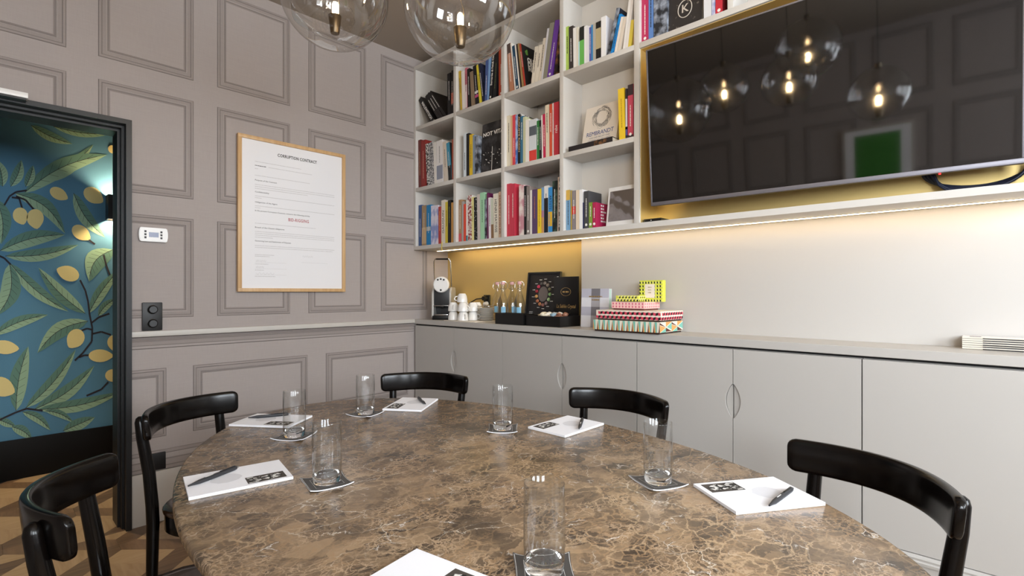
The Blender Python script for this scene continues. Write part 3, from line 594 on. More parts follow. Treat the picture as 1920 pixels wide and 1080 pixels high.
gl0, co0 = make_tumbler(), make_coaster()
GL = [((553, 820), (551, 818), .62), ((684, 777), (686, 776), .35), ((612, 908), (614, 903), -.2), ((942, 806), (943, 805), .75), ((1233, 908), (1234, 902), -.45), ((1021, 1078), (1020, 1068), .8)]
GLW = ['beside the pad nearest the socket wall', 'beside the pad in the wall corner', 'beside the pad in front of the doorway chair', 'beside the pad of the chair below the carafes', 'beside the pad of the chair beneath the television', 'on the table side facing away from the shelves']
for k, (g, c, r) in enumerate(GL):
    G = gl0 if k == 0 else copy_tree(gl0); C = co0 if k == 0 else copy_tree(co0)
    p = atZ(*g, TZ); p2 = (Vector(atZ(*c, TZ))+p)/2
    C.location = (p2.x, p2.y, TZ); C.rotation_euler = (0, 0, r); G.location = (p2.x, p2.y, TZ+.0026)
    tag(G, 'tall clear water glass '+GLW[k], 'glass', 'water glasses on the table'); tag(C, 'square grey coaster under the glass '+GLW[k].replace('beside', 'by'), 'coaster', 'coasters on the table')
M_SKETCH = speckle('pad_vignette', '#1d1b1a', '#e8e6e2', 90, .50, .54, .8)
def make_pad():
    n = empty('notepad', (0, 0, 0)); w, l = .157, .218
    boxo('backing_card', (0, 0, .0003), (w, l, .0015), mat('card', '#b9b4ae', .8), n); boxo('sheets', (0, 0, .0015), (w, l, .0075), M_PAPER, n)
    bm = BM(); quad(bm, [(.010, .012, .0077), (.058, .012, .0077), (.058, .098, .0077), (.010, .098, .0077)]); ob('vignette', bm, mat('pad_panel', '#4d4640', .8), n)
    bm = BM(); rr = random.Random(4)       # pale figure and lettering strokes in the printed panel
    pts = [(.034+(.013+.005*rr.random())*math.cos(2*PI*i/18), .042+(.021+.006*rr.random())*math.sin(2*PI*i/18), .0079) for i in range(18)]; quad(bm, pts)
    for i in range(7):
        x = .013+i*.0062; quad(bm, [(x, .067, .0079), (x+.0042, .067, .0079), (x+.0042, .095, .0079), (x, .095, .0079)])
    ob('figure', bm, M_SKETCH, n)
    bm = BM(); quad(bm, [(.062+(.028+.006*rr.random())*math.cos(2*PI*i/22)+.02, .135+(.032+.006*rr.random())*math.sin(2*PI*i/22), .0077) for i in range(22)]); ob('watermark', bm, M_FAINT, n); return n
def make_pen():
    p = empty('pen', (0, 0, 0)); m = mat('pen_black', '#2c2d31', .45); bm = BM(); lathe(bm, [(0, 0), (.0018, .001), (.0028, .012), (.0052, .03), (.0056, .06), (.0056, .125), (.0045, .132), (0, .1325)], 14, axis='y', c=(0, 0, .0058)); ob('barrel', bm, m, p, smooth=40)
    boxo('clip', (-.0016, .085, .0112), (.0016, .128, .0126), M_STEEL if False else M_BLACK, p, .0004); bm = BM(); lathe(bm, [(0, 0), (.0030, 0), (.0030, .006), (0, .006)], 12, axis='y', c=(0, .1325, .0058)); ob('push_button', bm, M_STEEL, p, smooth=40)
    boxo('logo', (-.0008, .045, .01115), (.0014, .066, .0115), M_WTXT, p); return p
pad0, pen0 = make_pad(), make_pen()
PADS = [((541, 803.5), (589, 781), (435, 800), ((465, 786), (550, 778)), 'beside the chair by the wall socket'), ((717, 770), (786, 773), (755, 747), ((798, 760), (782, 746)), 'in front of the corner chair'), ((550, 899), (525, 866), (353, 941), ((352, 916), (450, 878)), 'in front of the doorway chair'),
        ((990, 804), (1058, 822), (1062, 782), ((1086, 807), (1092, 788)), 'in front of the chair below the carafes'), ((1300, 913), (1382, 969), (1451, 898), ((1442, 953), (1490, 917)), 'in front of the chair beneath the television'), (None, None, None, None, 'on the table side facing away from the shelves')]
for k, (a, b, d, pn, w) in enumerate(PADS):
    if a: A, B, D = atZ(*a, TZ), atZ(*b, TZ), atZ(*d, TZ)
    else: A, B, D = Vector((.562, .590, TZ)), Vector((.535, .743, TZ)), Vector((.345, .553, TZ))
    e1, e2 = (B-A).normalized(), (D-A).normalized(); ang = (math.atan2(e1.y, e1.x)+math.atan2(-e2.x, e2.y))/2 if abs(math.atan2(e1.y, e1.x)-math.atan2(-e2.x, e2.y)) < 1 else math.atan2(e1.y, e1.x)
    n = pad0 if k == 0 else copy_tree(pad0); n.location = (A.x, A.y, TZ); n.rotation_euler = (0, 0, ang); tag(n, 'white notepad with printed vignette '+w, 'notepad', 'notepads on the table')
    P_ = pen0 if k == 0 else copy_tree(pen0)
    if pn: q0, q1 = atZ(*pn[0], TZ+.008), atZ(*pn[1], TZ+.008)
    else: q0, q1 = Vector((.43, .60, 0)), Vector((.40, .72, 0))
    dd = q1-q0; P_.location = (q0.x, q0.y, TZ+.0077); P_.rotation_euler = (0, 0, math.atan2(-dd.x, dd.y)); tag(P_, 'black ballpoint pen lying on the notepad '+w, 'pen', 'pens on the notepads')

# ================================================================== PENDANTS
M_BULB = mat('bulb_glow', '#fff1d6', .3, emit='#ffd9a0', estr=210)
def pendant(x, y, z, R, label):
    """z: bulb height; the globe's centre is a little higher"""
    c = .06 if R > .17 else .045; p = tag(empty('globe_pendant', (x, y, z)), label, 'pendant lamp', 'glass globe pendants over the table')
    bm = BM(); bmesh.ops.create_uvsphere(bm, u_segments=48, v_segments=32, radius=R)
    for v in bm.verts: v.co.z += c
    ob('glass_globe', bm, M_GLOBE, p, smooth=80)
    bm = BM(); lathe(bm, [(.006, c-R-.003), (.009, c-R), (.007, c-R+.004), (.004, c-R+.002)], 14); ob('glass_pip', bm, M_GLASSW, p, smooth=60)
    bm = BM(); lathe(bm, [(0, -.088), (.015, -.088), (.0165, -.085), (.0245, -.022), (.0235, -.020), (0, -.022)], 24); ob('socket_cup', bm, M_BRONZE, p, smooth=40)
    bm = BM(); lathe(bm, [(0, -.021), (.008, -.021), (.010, -.01), (.010, .022), (.006, .032), (0, .034)], 16); ob('bulb', bm, M_BULB, p, smooth=60)
    bm = BM(); tube(bm, [(.016, 0, -.03), (.016, 0, .05), (.004, 0, .075), (0, 0, c+R-.001)], .0016, 8); ob('stem', bm, M_BRONZE, p, smooth=60)
    bm = BM(); lathe(bm, [(.012, c+R-.012), (.016, c+R-.003), (.016, c+R+.02), (0, c+R+.022)], 18); ob('cap', bm, M_BRONZE, p, smooth=40)
    bm = BM(); tube(bm, [(0, 0, c+R+.02), (0, 0, ZC-z-.02)], .002, 8); ob('cable', bm, M_BLACK, p)
    bm = BM(); lathe(bm, [(0, ZC-z-.022), (.04, ZC-z-.022), (.042, ZC-z-.018), (.042, ZC-z-.0005), (0, ZC-z-.0005)], 24); ob('ceiling_rose', bm, M_BRONZE, p, smooth=40)
g1 = atZ(0, 0, 0); t1 = .2*FPX/98; w1, v1 = _wv(628); t2 = .2*FPX/105; w2, v2 = _wv(863)
pendant(t1*w1, t1*v1, CAMZ+t1*(HORY-20)/FPX, .20, 'clear glass globe pendant hanging nearest the panelled wall')
pendant(t2*w2, t2*v2, CAMZ+t2*(HORY-42)/FPX, .20, 'clear glass globe pendant hanging in front of the bookshelf corner')
for x, y, z, R, w in ((.815, 1.20, 2.33, .16, 'over the middle of the table'), (1.071, .772, 2.235, .15, 'close beside the highest globe'), (.80, .70, 2.44, .18, 'highest of the cluster'), (.87, .345, 2.09, .15, 'lowest, over the table end away from the panelled wall')): pendant(x, y, z, R, 'clear glass globe pendant hanging '+w)
# green print on the opposite wall, seen in the television's reflection
gp = tag(empty('green_print', (XO, .39, 1.45)), 'pale framed green print on the wall facing the television', 'framed print')
boxo('frame', (.001, -.26, 0), (.025, .26, .70), mat('pale_frame', '#b9b2a8', .5), gp, .002); boxo('mount_card', (.025, -.235, .025), (.0265, .235, .675), M_PAPER, gp); boxo('print', (.0265, -.165, .06), (.0275, .165, .63), mat('green_ink', '#3c8a26', .6), gp)

# ================================================================== BOOKS
XS = XF+.022
SHZ = {'A': ZA, 'B': ZM, 'C': ZB}
ROWN = {'A': 'top', 'B': 'middle', 'C': 'bottom'}
BAYN = {1: 'corner bay', 2: 'second bay from corner', 3: 'third bay from corner', 4: 'bay beside television', 5: 'bay above television'}
BDEP = {1: .235, 2: .235, 3: .195, 4: .135, 5: .135}
LABELS = set(); CELLS = {}
def cm(c): return mat('cover_'+c.lstrip('#'), c, .5)
def book(cell, xb0, xb1, xt0, yt, color, desc, title=None, tcol=None, bands=(), cover=None, fit=.7, ttb=True, dep=None, size=None, marks=True, smat=None, logo=False, vpos=.5, bold=0):
    r, k = cell[0], int(cell[1]); zs = SHZ[r]; b0, b1 = atX(xb0, 300, XS), atX(xb1, 300, XS); tp = atX(xt0, yt, XS)
    h = max(.09, tp.z-zs); phi = math.atan2(b0.y-tp.y, h); L = h/math.cos(phi); th = max(.004, (b0.y-b1.y)*math.cos(phi)*.985-.0006); D = dep or BDEP[k]*random.uniform(.82, .98)
    if cell in ('A5',): L = .27
    if zs+L*math.cos(phi) > {'A': ZTOP, 'B': ZA-.027, 'C': ZM-.027}[r]-.004: L = ({'A': ZTOP, 'B': ZA-.027, 'C': ZM-.027}[r]-.006-zs)/math.cos(phi)
    cmat = smat or cm(color); t = min(.0025, th*.22); bm = BM()
    box(bm, (0, -th, 0), (t, 0, L)); 
    box(bm, (t, -t, 0), (D, 0, L), 1); box(bm, (t, -th, 0), (D, -th+t, L), 1)
    o = ob('book', bm, [cmat, cm(cover) if isinstance(cover, str) else (cover or cmat)])
    lift = max(0, th*math.sin(phi))+.0004; o.location = (XS, b0.y-(.0003), zs+lift+(abs(math.sin(phi))*.0)); o.rotation_euler = (phi, 0, 0)
    CELLS.setdefault(cell, []).append((o, th, L, phi))
    lab = '%s, %s shelf, %s' % (desc, ROWN[r], BAYN[k]); assert lab not in LABELS, lab; LABELS.add(lab)
    assert len(lab.split()) <= 16, lab
    tag(o, lab, 'book', 'books on the shelf wall')
    boxo('pages', (t+.0002, -th+t+.0001, .003), (D-.003, -t-.0001, L-.003), M_PAGES, o)
    for f0, f1, c in bands:
        bm = BM(); quad(bm, [(-.0002, 0, f0*L), (-.0002, -th, f0*L), (-.0002, -th, f1*L), (-.0002, 0, f1*L)]); ob('spine_band', bm, cm(c), o)
    tm = cm(tcol) if tcol else (M_INK if sum(srgb(color)[:3]) > .9 else M_WTXT)
    ex, ey = ((0, 0, -1), (0, -1, 0)) if ttb else ((0, 0, 1), (0, 1, 0))
    if title:
        put_text('title', title, size or min(th*.85, .03), tm, o, (-.0006, -th/2, L*vpos), ex, ey, fit=L*fit, bold=bold)
    elif marks and th > .006:
        bm = BM(); hh = min(.0042, th*.22); s0 = random.uniform(.12, .25)*L; ln_ = random.uniform(.35, .6)*L
        if ttb: dashes(bm, (-.0004, -th/2+hh/2, L-s0), ex, (0, -1, 0), ln_, hh, wmin=1.2, wmax=5)
        else: dashes(bm, (-.0004, -th/2-hh/2, s0), ex, (0, 1, 0), ln_, hh, wmin=1.2, wmax=5)
        ob('spine_lettering', bm, tm, o)
    if logo:
        bm = BM(); rr = min(.0075, th*.36); quad(bm, [(-.0007, -th/2+rr*math.cos(2*PI*i/16), .022+rr*math.sin(2*PI*i/16)) for i in range(16)]); ob('publisher_mark', bm, M_WTXT, o)
    return o
M_SPK1 = speckle('speckle_bw', '#1b1b1b', '#e4e0da', 70); M_SPK2 = speckle('speckle_grey', '#55565c', '#c9c7c6', 90); M_SPK3 = speckle('speckle_red', '#8e2a2e', '#e0d3cc', 60); M_PHOTO = speckle('photo_grey', '#23262c', '#9aa2b0', 22, .42, .62); M_WARM = speckle('photo_warm', '#1c1512', '#9c6a3e', 26, .45, .7); M_DOTS = speckle('dots_black', '#121214', '#cfcdd0', 80, .60, .64); M_LILAC = speckle('wash_lilac', '#8d97c8', '#ddd8e6', 12, .40, .55); M_ROSE = speckle('wash_rose', '#c98d98', '#e9ddd6', 14, .42, .58); M_FOREST = speckle('forest', '#16201b', '#54705e', 30, .45, .7); M_NAVYGR = speckle('navy_sky', '#14182e', '#2b2f4a', 12)
# --- bay by the panelled wall
c = 'A1'
book(c, 809, 816, 785, 188, '#161314', 'black leaning book lettered MALEWITSCH', 'MALEWITSCH', fit=.72, bold=.0006, dep=.2, vpos=.45)
book(c, 822, 827, 797, 182, '#1a1413', 'black leaning book next to the lettered one', dep=.2); book(c, 827.3, 832.5, 800.5, 178, '#1d1615', 'slim black leaning book, middle of three', dep=.2); book(c, 833, 838, 804, 175, '#18110f', 'dark brown leaning book against two upright ones', dep=.21)
book(c, 839.5, 845.8, 838.3, 139, '#131113', 'tall upright black book with white lettering', tcol='#e8e4e0'); book(c, 846, 849.6, 846, 133, '#171213', 'upright black book with orange base band', bands=[(.25, .5, '#c8512f')])
c = 'B1'
book(c, 783, 788, 782, 264, '#6b2724', 'dark red book with gold lettering', tcol='#c9a27a'); book(c, 788.3, 796.3, 787.8, 265, '#8d2a25', 'brick red book', dep=.19, tcol='#e9c9b0'); book(c, 797, 802, 793.5, 272, '#d9d2ca', 'white book with black speckled spine', smat=M_SPK1); book(c, 802.5, 811, 799.5, 270, '#b9b7b5', 'thick grey speckled book', smat=M_SPK2)
book(c, 811.4, 816.2, 809, 269, '#e4e0da', 'plain white slim book', marks=False); book(c, 817, 828.5, 816, 266, '#e6e3e2', 'thick white book with grey picture', bands=[(.1, .42, '#8e94a4')], dep=.2); book(c, 829, 836, 826, 268, '#ddd2c4', 'cream book leaning by white one', dep=.19); book(c, 838.5, 844.5, 833.5, 270, '#3f97b8', 'sky blue book with black base', bands=[(0, .4, '#1c2226')], cover='#2d3338'); book(c, 846.3, 849.6, 846, 262, '#b5604a', 'thin terracotta book', marks=False)
c = 'C1'
book(c, 785, 790.5, 785, 385, '#39588c', 'navy blue book', ttb=False); book(c, 790.8, 799.3, 790.8, 386, '#a38968', 'tan book with pale lower picture', bands=[(.05, .45, '#c8ab84')]); book(c, 799.7, 807.6, 799.7, 385, '#1a7fb8', 'bright blue book', bands=[(.36, .46, '#b3bcc0')]); book(c, 808, 814.3, 808, 386, '#c5c7e0', 'lilac washed book', smat=M_LILAC, marks=False); book(c, 814.6, 821.6, 814.6, 385.5, '#dcd6e6', 'pale lavender book', smat=M_LILAC, marks=False)
book(c, 822, 827, 822, 388, '#b5403c', 'red book with yellow lettering', tcol='#e3b95a'); book(c, 827.5, 834.7, 827.5, 376, '#e4dcce', 'cream book lettered GAUGUIN', 'GAUGUIN', fit=.52, tcol='#3a3230', ttb=False); book(c, 835, 839.5, 835, 379, '#d3bf40', 'mustard yellow book'); book(c, 839.8, 845.5, 839.8, 376, '#1a1a1a', 'black book with green lettering', tcol='#8fa36a'); book(c, 846, 849.6, 846, 380, '#d9a45c', 'thin orange tan book', marks=False)
# --- second bay
c = 'A2'
book(c, 861, 864.4, 857, 135.5, '#c7a52b', 'ochre yellow book leaning on white'); book(c, 864.6, 870.3, 862.5, 136, '#ece6e0', 'plain white leaning book', marks=False); book(c, 870.5, 874.6, 870, 129, '#c9707f', 'pink and white book', bands=[(.05, .6, '#e9d9d9')]); book(c, 875, 880.3, 873.5, 131, '#171514', 'black book with heavy white lettering', bold=.0004); book(c, 881.3, 888, 878, 137, '#8d7861', 'taupe brown book', marks=False); book(c, 889.5, 896.4, 884, 126, '#141217', 'black book with pink mark', bands=[(.2, .27, '#c54f86'), (.3, .36, '#e6e2e2')])
book(c, 897.2, 901.3, 891, 124, '#e4d23c', 'thin bright yellow leaning book', tcol='#5a5120'); book(c, 901.6, 905.6, 893.5, 122, '#1c2038', 'dark navy book with blue cover', cover=M_NAVYGR); book(c, 906.3, 911.4, 908.5, 112, '#4a5f97', 'steel blue book', ttb=False); book(c, 911.8, 915.2, 915, 108, '#7ea6d8', 'light blue leaning book', marks=False)
book(c, 915.8, 921.6, 922.3, 98, '#16161a', 'black leaning book with bold white lettering', 'Bernardo di Fendi Clan', fit=.62, ttb=False, vpos=.62, bold=.0004, logo=True); book(c, 922.3, 929.2, 927.5, 93, '#15171c', 'plain black leaning book', ttb=False, tcol='#6f7a55'); book(c, 930, 939, 930, 91, '#b4492f', 'rust orange book', ttb=False, logo=True)
c = 'B2'
book(c, 869, 874.2, 869, 251, '#dbe5ec', 'pale blue white book with black lettering', ttb=False); book(c, 874.4, 879.6, 874.4, 251, '#17171a', 'black book beside yellow', marks=False); book(c, 880, 886, 880, 253, '#e0bb2c', 'yellow book'); book(c, 886.4, 890, 886.4, 253.5, '#8494a6', 'thin grey blue book', marks=False); book(c, 890.4, 897, 890.4, 256, '#7c7a7c', 'book with dark photographic spine', smat=M_PHOTO, marks=False, dep=.07)
c = 'C2'
book(c, 860, 865.4, 860, 375, '#a5825e', 'tan speckled book', bands=[(0, .2, '#c84d52')]); book(c, 865.8, 869, 865.8, 378, '#a9a5a2', 'thin grey book', marks=False); book(c, 869.3, 873.6, 869.3, 383, '#df472d', 'orange red book', marks=False); book(c, 873.9, 877, 873.9, 375, '#e9e6e2', 'thin white book with teal base', bands=[(0, .14, '#2c7f8c')], marks=False); book(c, 877.3, 884.3, 876.5, 367, '#c9a0a0', 'red and white patterned book', smat=M_SPK3, marks=False, cover='#e6e2dc'); book(c, 884.6, 888.7, 884, 370, '#e4dc96', 'pale yellow book'); book(c, 889, 894.8, 888.5, 371, '#121214', 'black book with white dots', smat=M_DOTS, marks=False); book(c, 895.1, 900.4, 894, 365, '#cdc4be', 'grey pink book', marks=False)
book(c, 900.7, 908.7, 900, 362, '#a3d4ae', 'mint green book'); book(c, 909, 913, 908.7, 374, '#38404f', 'dark patterned book with white curves', smat=M_PHOTO, marks=False); book(c, 913.2, 916, 912.6, 362, '#6a2352', 'thin purple book', marks=False); book(c, 916.3, 920.6, 915.3, 371, '#ebe4ea', 'slim white book with pink edge'); book(c, 920.9, 925.6, 920, 372, '#8b6b4b', 'brown book in front of cream one', bands=[(.35, 1, '#cfd3c0')], marks=False); book(c, 925.9, 934.6, 924.6, 364, '#e8e1d1', 'thick cream book lettered HENRI MATISSE', 'HENRI MATISSE', fit=.74, tcol='#3a3632'); book(c, 935, 939.4, 934.8, 360, '#d6b69c', 'peach book lettered MARTIN DISLER', 'MARTIN DISLER', fit=.84, tcol='#6b4434')
# --- third bay
c = 'A3'
book(c, 951.7, 958.3, 946, 86, '#b67d60', 'copper coloured leaning book', bands=[(.8, 1, '#4c3a34')]); book(c, 958.5, 961, 950.2, 85, '#eae5de', 'thin white book beside copper one', marks=False); book(c, 962, 967, 954.3, 90, '#1f4663', 'dark teal blue leaning book', logo=True); book(c, 967.3, 969.8, 959, 88, '#efeae2', 'thin white book beside teal one', marks=False); book(c, 970.2, 973, 962, 86, '#2e2420', 'thin dark brown book', marks=False); book(c, 973.2, 976.4, 964.5, 85, '#a5875a', 'thin tan leaning book', marks=False)
qd = book(c, 977, 979.8, 967.5, 86, '#b33d2c', 'book with black cover lettered QUOI DE NEUF', cover='#1c1b1c', dep=.19)
thq = -max(v.co.y*-1 for v in qd.data.vertices); Lq = max(v.co.z for v in qd.data.vertices)
for i, s in enumerate(('QUOI', 'DE', 'NEUF')): put_text('cover_title', s, .04, M_WTXT, qd, (.045, thq-.0006, Lq*(.68-.105*i)), (1, 0, 0), (0, 0, 1), align='LEFT', bold=.0025)
bm = BM(); quad(bm, [(.10+.045*math.cos(2*PI*i/24), thq-.0005, Lq*.2+.045*math.sin(2*PI*i/24)) for i in range(24)]); ob('cover_picture', bm, cm('#6f3440'), qd)
bm = BM(); quad(bm, [(.03, thq-.0005, Lq*.86), (.055, thq-.0005, Lq*.93), (.06, thq-.0005, Lq*.80), (.04, thq-.0005, Lq*.78)]); ob('cover_picture', bm, cm('#5f8a3c'), qd)
book(c, 995.5, 1002, 1003, 89, '#e0d7c6', 'cream book, shortest of three leaning cream ones'); book(c, 1002.2, 1008.5, 1010.5, 86, '#e3dac9', 'cream book, middle of three leaning cream ones'); book(c, 1009, 1013.8, 1018.5, 73, '#ddd2c0', 'cream book, tallest of three leaning cream ones'); book(c, 1014.2, 1017.6, 1026.5, 54, '#d5d3d8', 'thin pale grey leaning book', marks=False); book(c, 1018, 1026, 1032, 45, '#8b897b', 'olive grey leaning book', marks=False); book(c, 1026.5, 1036, 1042, 40, '#6b3fa0', 'purple leaning book with white letter mark', ttb=False, logo=True, vpos=.7); book(c, 1037, 1042.5, 1047, 50, '#33261f', 'dark book with warm photographic spine', smat=M_WARM, marks=False)
c = 'B3'
book(c, 948, 955.2, 948, 218.5, '#dcd3bd', 'pale cream book'); book(c, 955.5, 959, 955.5, 218, '#d8b28a', 'thin peach book', marks=False); book(c, 959.2, 964.8, 959.2, 217, '#d64850', 'coral red book', ttb=False); book(c, 965, 969.4, 965, 217, '#5b84c4', 'blue clouded book', smat=speckle('cloud_blue', '#4a74bc', '#a9bfe2', 18), marks=False); book(c, 969.7, 974.7, 969.7, 215, '#181513', 'black book lettered AUGUSTE RODIN', 'AUGUSTE RODIN', fit=.7, tcol='#c9a57c', vpos=.6, bold=.0004, cover=M_SPK1); book(c, 975, 980, 975, 219, '#3a7291', 'teal blue book'); book(c, 980.3, 985, 980.3, 220, '#c8caa4', 'thin sage green book', marks=False); book(c, 985.3, 992, 985.3, 225, '#ece9e3', 'plain rounded white book', marks=False)
book(c, 992.3, 1006.2, 992.3, 226, '#d5dade', 'thick white book with red base', bands=[(0, .27, '#d8433a'), (.62, .84, '#596068')], marks=False); book(c, 1006.5, 1011, 1006.5, 227, '#2e7a3c', 'green book'); book(c, 1011.3, 1014.8, 1011.3, 226, '#1b1a1b', 'slim black book'); book(c, 1015, 1017.6, 1013.7, 217, '#f0ece6', 'thin white book leaning left', marks=False); book(c, 1018, 1022.9, 1016.6, 215, '#c2274f', 'crimson book'); book(c, 1023.2, 1030, 1021.8, 198, '#e0d3ba', 'tall cream book with black marks', tcol='#24201c'); book(c, 1030.3, 1035.2, 1030.3, 196, '#d9583a', 'orange red book'); book(c, 1035.5, 1038, 1035.5, 194, '#e6dcda', 'thin white book with red dashes', marks=True, tcol='#b83440'); book(c, 1038.3, 1047.5, 1038.3, 193, '#bf3440', 'tall red book lettered in white', 'rebe', fit=.14, ttb=False, vpos=.5)
c = 'C3'
book(c, 946.8, 954.6, 946.8, 346, '#c4364a', 'red boxed volume by the divider', dep=.19); book(c, 954.8, 962, 954.8, 346, '#c2354a', 'red boxed volume with broad red side', dep=.19, cover='#c8394c'); book(c, 973, 982.3, 973, 348, '#e2cbc6', 'pink washed white book', smat=M_ROSE, marks=False); book(c, 982.6, 987, 982.6, 349, '#191718', 'black book with white lettering', bold=.0003); book(c, 987.3, 993.4, 987.3, 350, '#897e79', 'warm grey book', logo=True); book(c, 993.7, 997.4, 993.7, 357, '#e9e3da', 'thin white book', marks=False); book(c, 997.7, 1007.4, 997.7, 356, '#5a4367', 'thick purple book with orange lettering', tcol='#c07a4a'); book(c, 1007.8, 1015, 1007.8, 355, '#efcf2d', 'bright yellow book', tcol='#a87a20')
book(c, 1015.3, 1020, 1015.3, 352, '#7fa3c9', 'thin blue and orange striped book', bands=[(0, .35, '#cf9a58'), (.35, .5, '#b07d92')], marks=False); book(c, 1020.3, 1027.8, 1020.3, 349, '#eae8e4', 'white book with tall black spine band', bands=[(0, .74, '#17181c')]); ar = book(c, 1028.1, 1035.6, 1028.1, 352, '#3a93d6', 'blue book lettered ARTISTS\' RECIPES', 'ARTISTS\'', fit=.32, bands=[(.14, .46, '#eab92f')], vpos=.66)
put_text('title', 'RECIPES', .012, cm('#3a93d6'), ar, (-.0006, -.008, .07), (0, 0, -1), (0, -1, 0), fit=.075); book(c, 1035.9, 1044.4, 1035.9, 340, '#2a3a30', 'dark forest green book', smat=M_FOREST); book(c, 1044.8, 1047, 1046, 332, '#c9b4a4', 'thin beige book', marks=False); book(c, 1047.3, 1049, 1048, 336, '#4a3f3a', 'thin dark speckled book', smat=M_SPK1, marks=False)
# --- bay beside the television
c = 'A4'
book(c, 1057.2, 1062.6, 1057, 53, '#a8c558', 'lime green book'); book(c, 1063, 1071, 1062.4, 53, '#3b3533', 'dark grey rounded book', ttb=False); book(c, 1071.4, 1077.4, 1070.6, 55, '#efede8', 'white book beside dark grey one', marks=False); book(c, 1077.7, 1081, 1077.5, 53, '#e8e0cf', 'thin cream book', marks=False); book(c, 1081.3, 1083.8, 1081.3, 80, '#bfe3ec', 'short pale blue booklet', marks=False); book(c, 1084.1, 1092.5, 1084, 53, '#262a28', 'green book with black upper band', bands=[(0, .66, '#6dbb5a')], marks=False)
book(c, 1092.9, 1098.2, 1092.9, 51, '#f0eff0', 'white book beside green one', marks=False); book(c, 1098.5, 1102.8, 1098.5, 51, '#eceaf0', 'thin white book beside violet one', marks=False); book(c, 1103, 1106.8, 1102.8, 53, '#5a5fa8', 'violet blue book'); book(c, 1107, 1110.2, 1106.8, 48, '#3f8cc4', 'thin blue book', marks=False); book(c, 1110.5, 1116, 1110.3, 46, '#b8b2a5', 'stone grey book', marks=False); book(c, 1116.5, 1126.2, 1116.3, 43, '#1c1b19', 'black book with cream label', bands=[(.3, .83, '#b9ab84')], marks=False); book(c, 1127, 1136.4, 1127, 33, '#f1f0f0', 'thick white book with open pages', marks=False, cover='#e9e8ee')
book(c, 1136.9, 1143.6, 1156, 17, '#6d7388', 'grey blue patterned leaning book', smat=M_PHOTO, marks=False, cover='#252a3a'); book(c, 1144, 1149.2, 1161, 28, '#1e8ad6', 'vivid blue leaning book', ttb=False); book(c, 1151, 1156, 1164.5, 33, '#ebe4d8', 'cream leaning book', marks=False); book(c, 1156.6, 1162, 1170, 33, '#e2d6c6', 'beige leaning book', marks=False); book(c, 1162.6, 1167.6, 1175, -3, '#f1efec', 'tall white leaning book', marks=False); book(c, 1168.2, 1172.4, 1180, -3, '#efeae6', 'tall off-white leaning book', marks=False); book(c, 1174.6, 1181, 1180.6, 40, '#ead65a', 'soft yellow book', marks=False); book(c, 1181.4, 1184.6, 1184.3, 40, '#d3b086', 'thin tan book', marks=False)
c = 'B4'
book(c, 1161, 1172.6, 1158.5, 168, '#efca2f', 'thick yellow book', tcol='#b8932a', dep=.12); book(c, 1173, 1176.6, 1172.4, 167, '#2b2a2e', 'thin black and white book', bands=[(.2, .8, '#dcd8dc'), (.08, .25, '#5a5696')], marks=False); book(c, 1177, 1187.3, 1177, 160, '#c84a62', 'pink book with dark top', bands=[(.8, 1, '#3a2c32'), (0, .07, '#3a2c32')], ttb=False, logo=True)
c = 'C4'
book(c, 1061.6, 1069.4, 1061.4, 357, '#74a0c4', 'blue book with ochre top', bands=[(.75, 1, '#cfa84a')], ttb=False); book(c, 1069.8, 1072.2, 1069.6, 357, '#b59a48', 'thin ochre book', marks=False); book(c, 1072.6, 1079.4, 1072.4, 358, '#8b8284', 'grey book with red block', bands=[(.4, .6, '#d2352f')]); book(c, 1079.8, 1085.8, 1079.8, 357, '#e6d3ba', 'pale peach book', marks=False); book(c, 1086.2, 1092.4, 1086.2, 356, '#f2f1f2', 'plain white book', marks=False); book(c, 1092.8, 1094.6, 1092.8, 380, '#262c58', 'very thin navy booklet', marks=False)
bg_ = book(c, 1095, 1103.6, 1095, 359, '#47474b', 'charcoal book with broad dark cover', dep=.125, logo=True); book(c, 1104, 1110.5, 1104, 380, '#7f9a3c', 'olive green book', logo=True); bc = book(c, 1111, 1117.6, 1111, 380, '#b0234f', 'crimson book with white cover lettering', dep=.128, logo=True)
bm = BM(); ty = min(v.co.y for v in bc.data.vertices)-.0005
for i in range(6): dashes(bm, (.045, ty, .035+.017*i), (1, 0, 0), (0, 0, 1), .03+.02*(i % 3 == 0), .009, lift=.0002)
ob('cover_lettering', bm, M_WTXT, bc)
c = 'A5'
book(c, 1201, 1214, 1201, -60, '#b5305a', 'magenta book', ttb=False, logo=True); book(c, 1216, 1225, 1216, -60, '#5f86c4', 'blue book', ttb=False); book(c, 1225.5, 1251, 1225.5, -60, '#7d8799', 'thick book with grey photographic spine', smat=M_PHOTO, marks=False); book(c, 1319.5, 1334, 1319, -60, '#d9dadc', 'white book', marks=False); book(c, 1334.5, 1341, 1334.5, -60, '#8d93c8', 'lilac blue book', smat=M_LILAC, marks=False); book(c, 1341.5, 1355, 1341.5, -60, '#c52f40', 'red book', logo=True, cover='#8c1f2c')
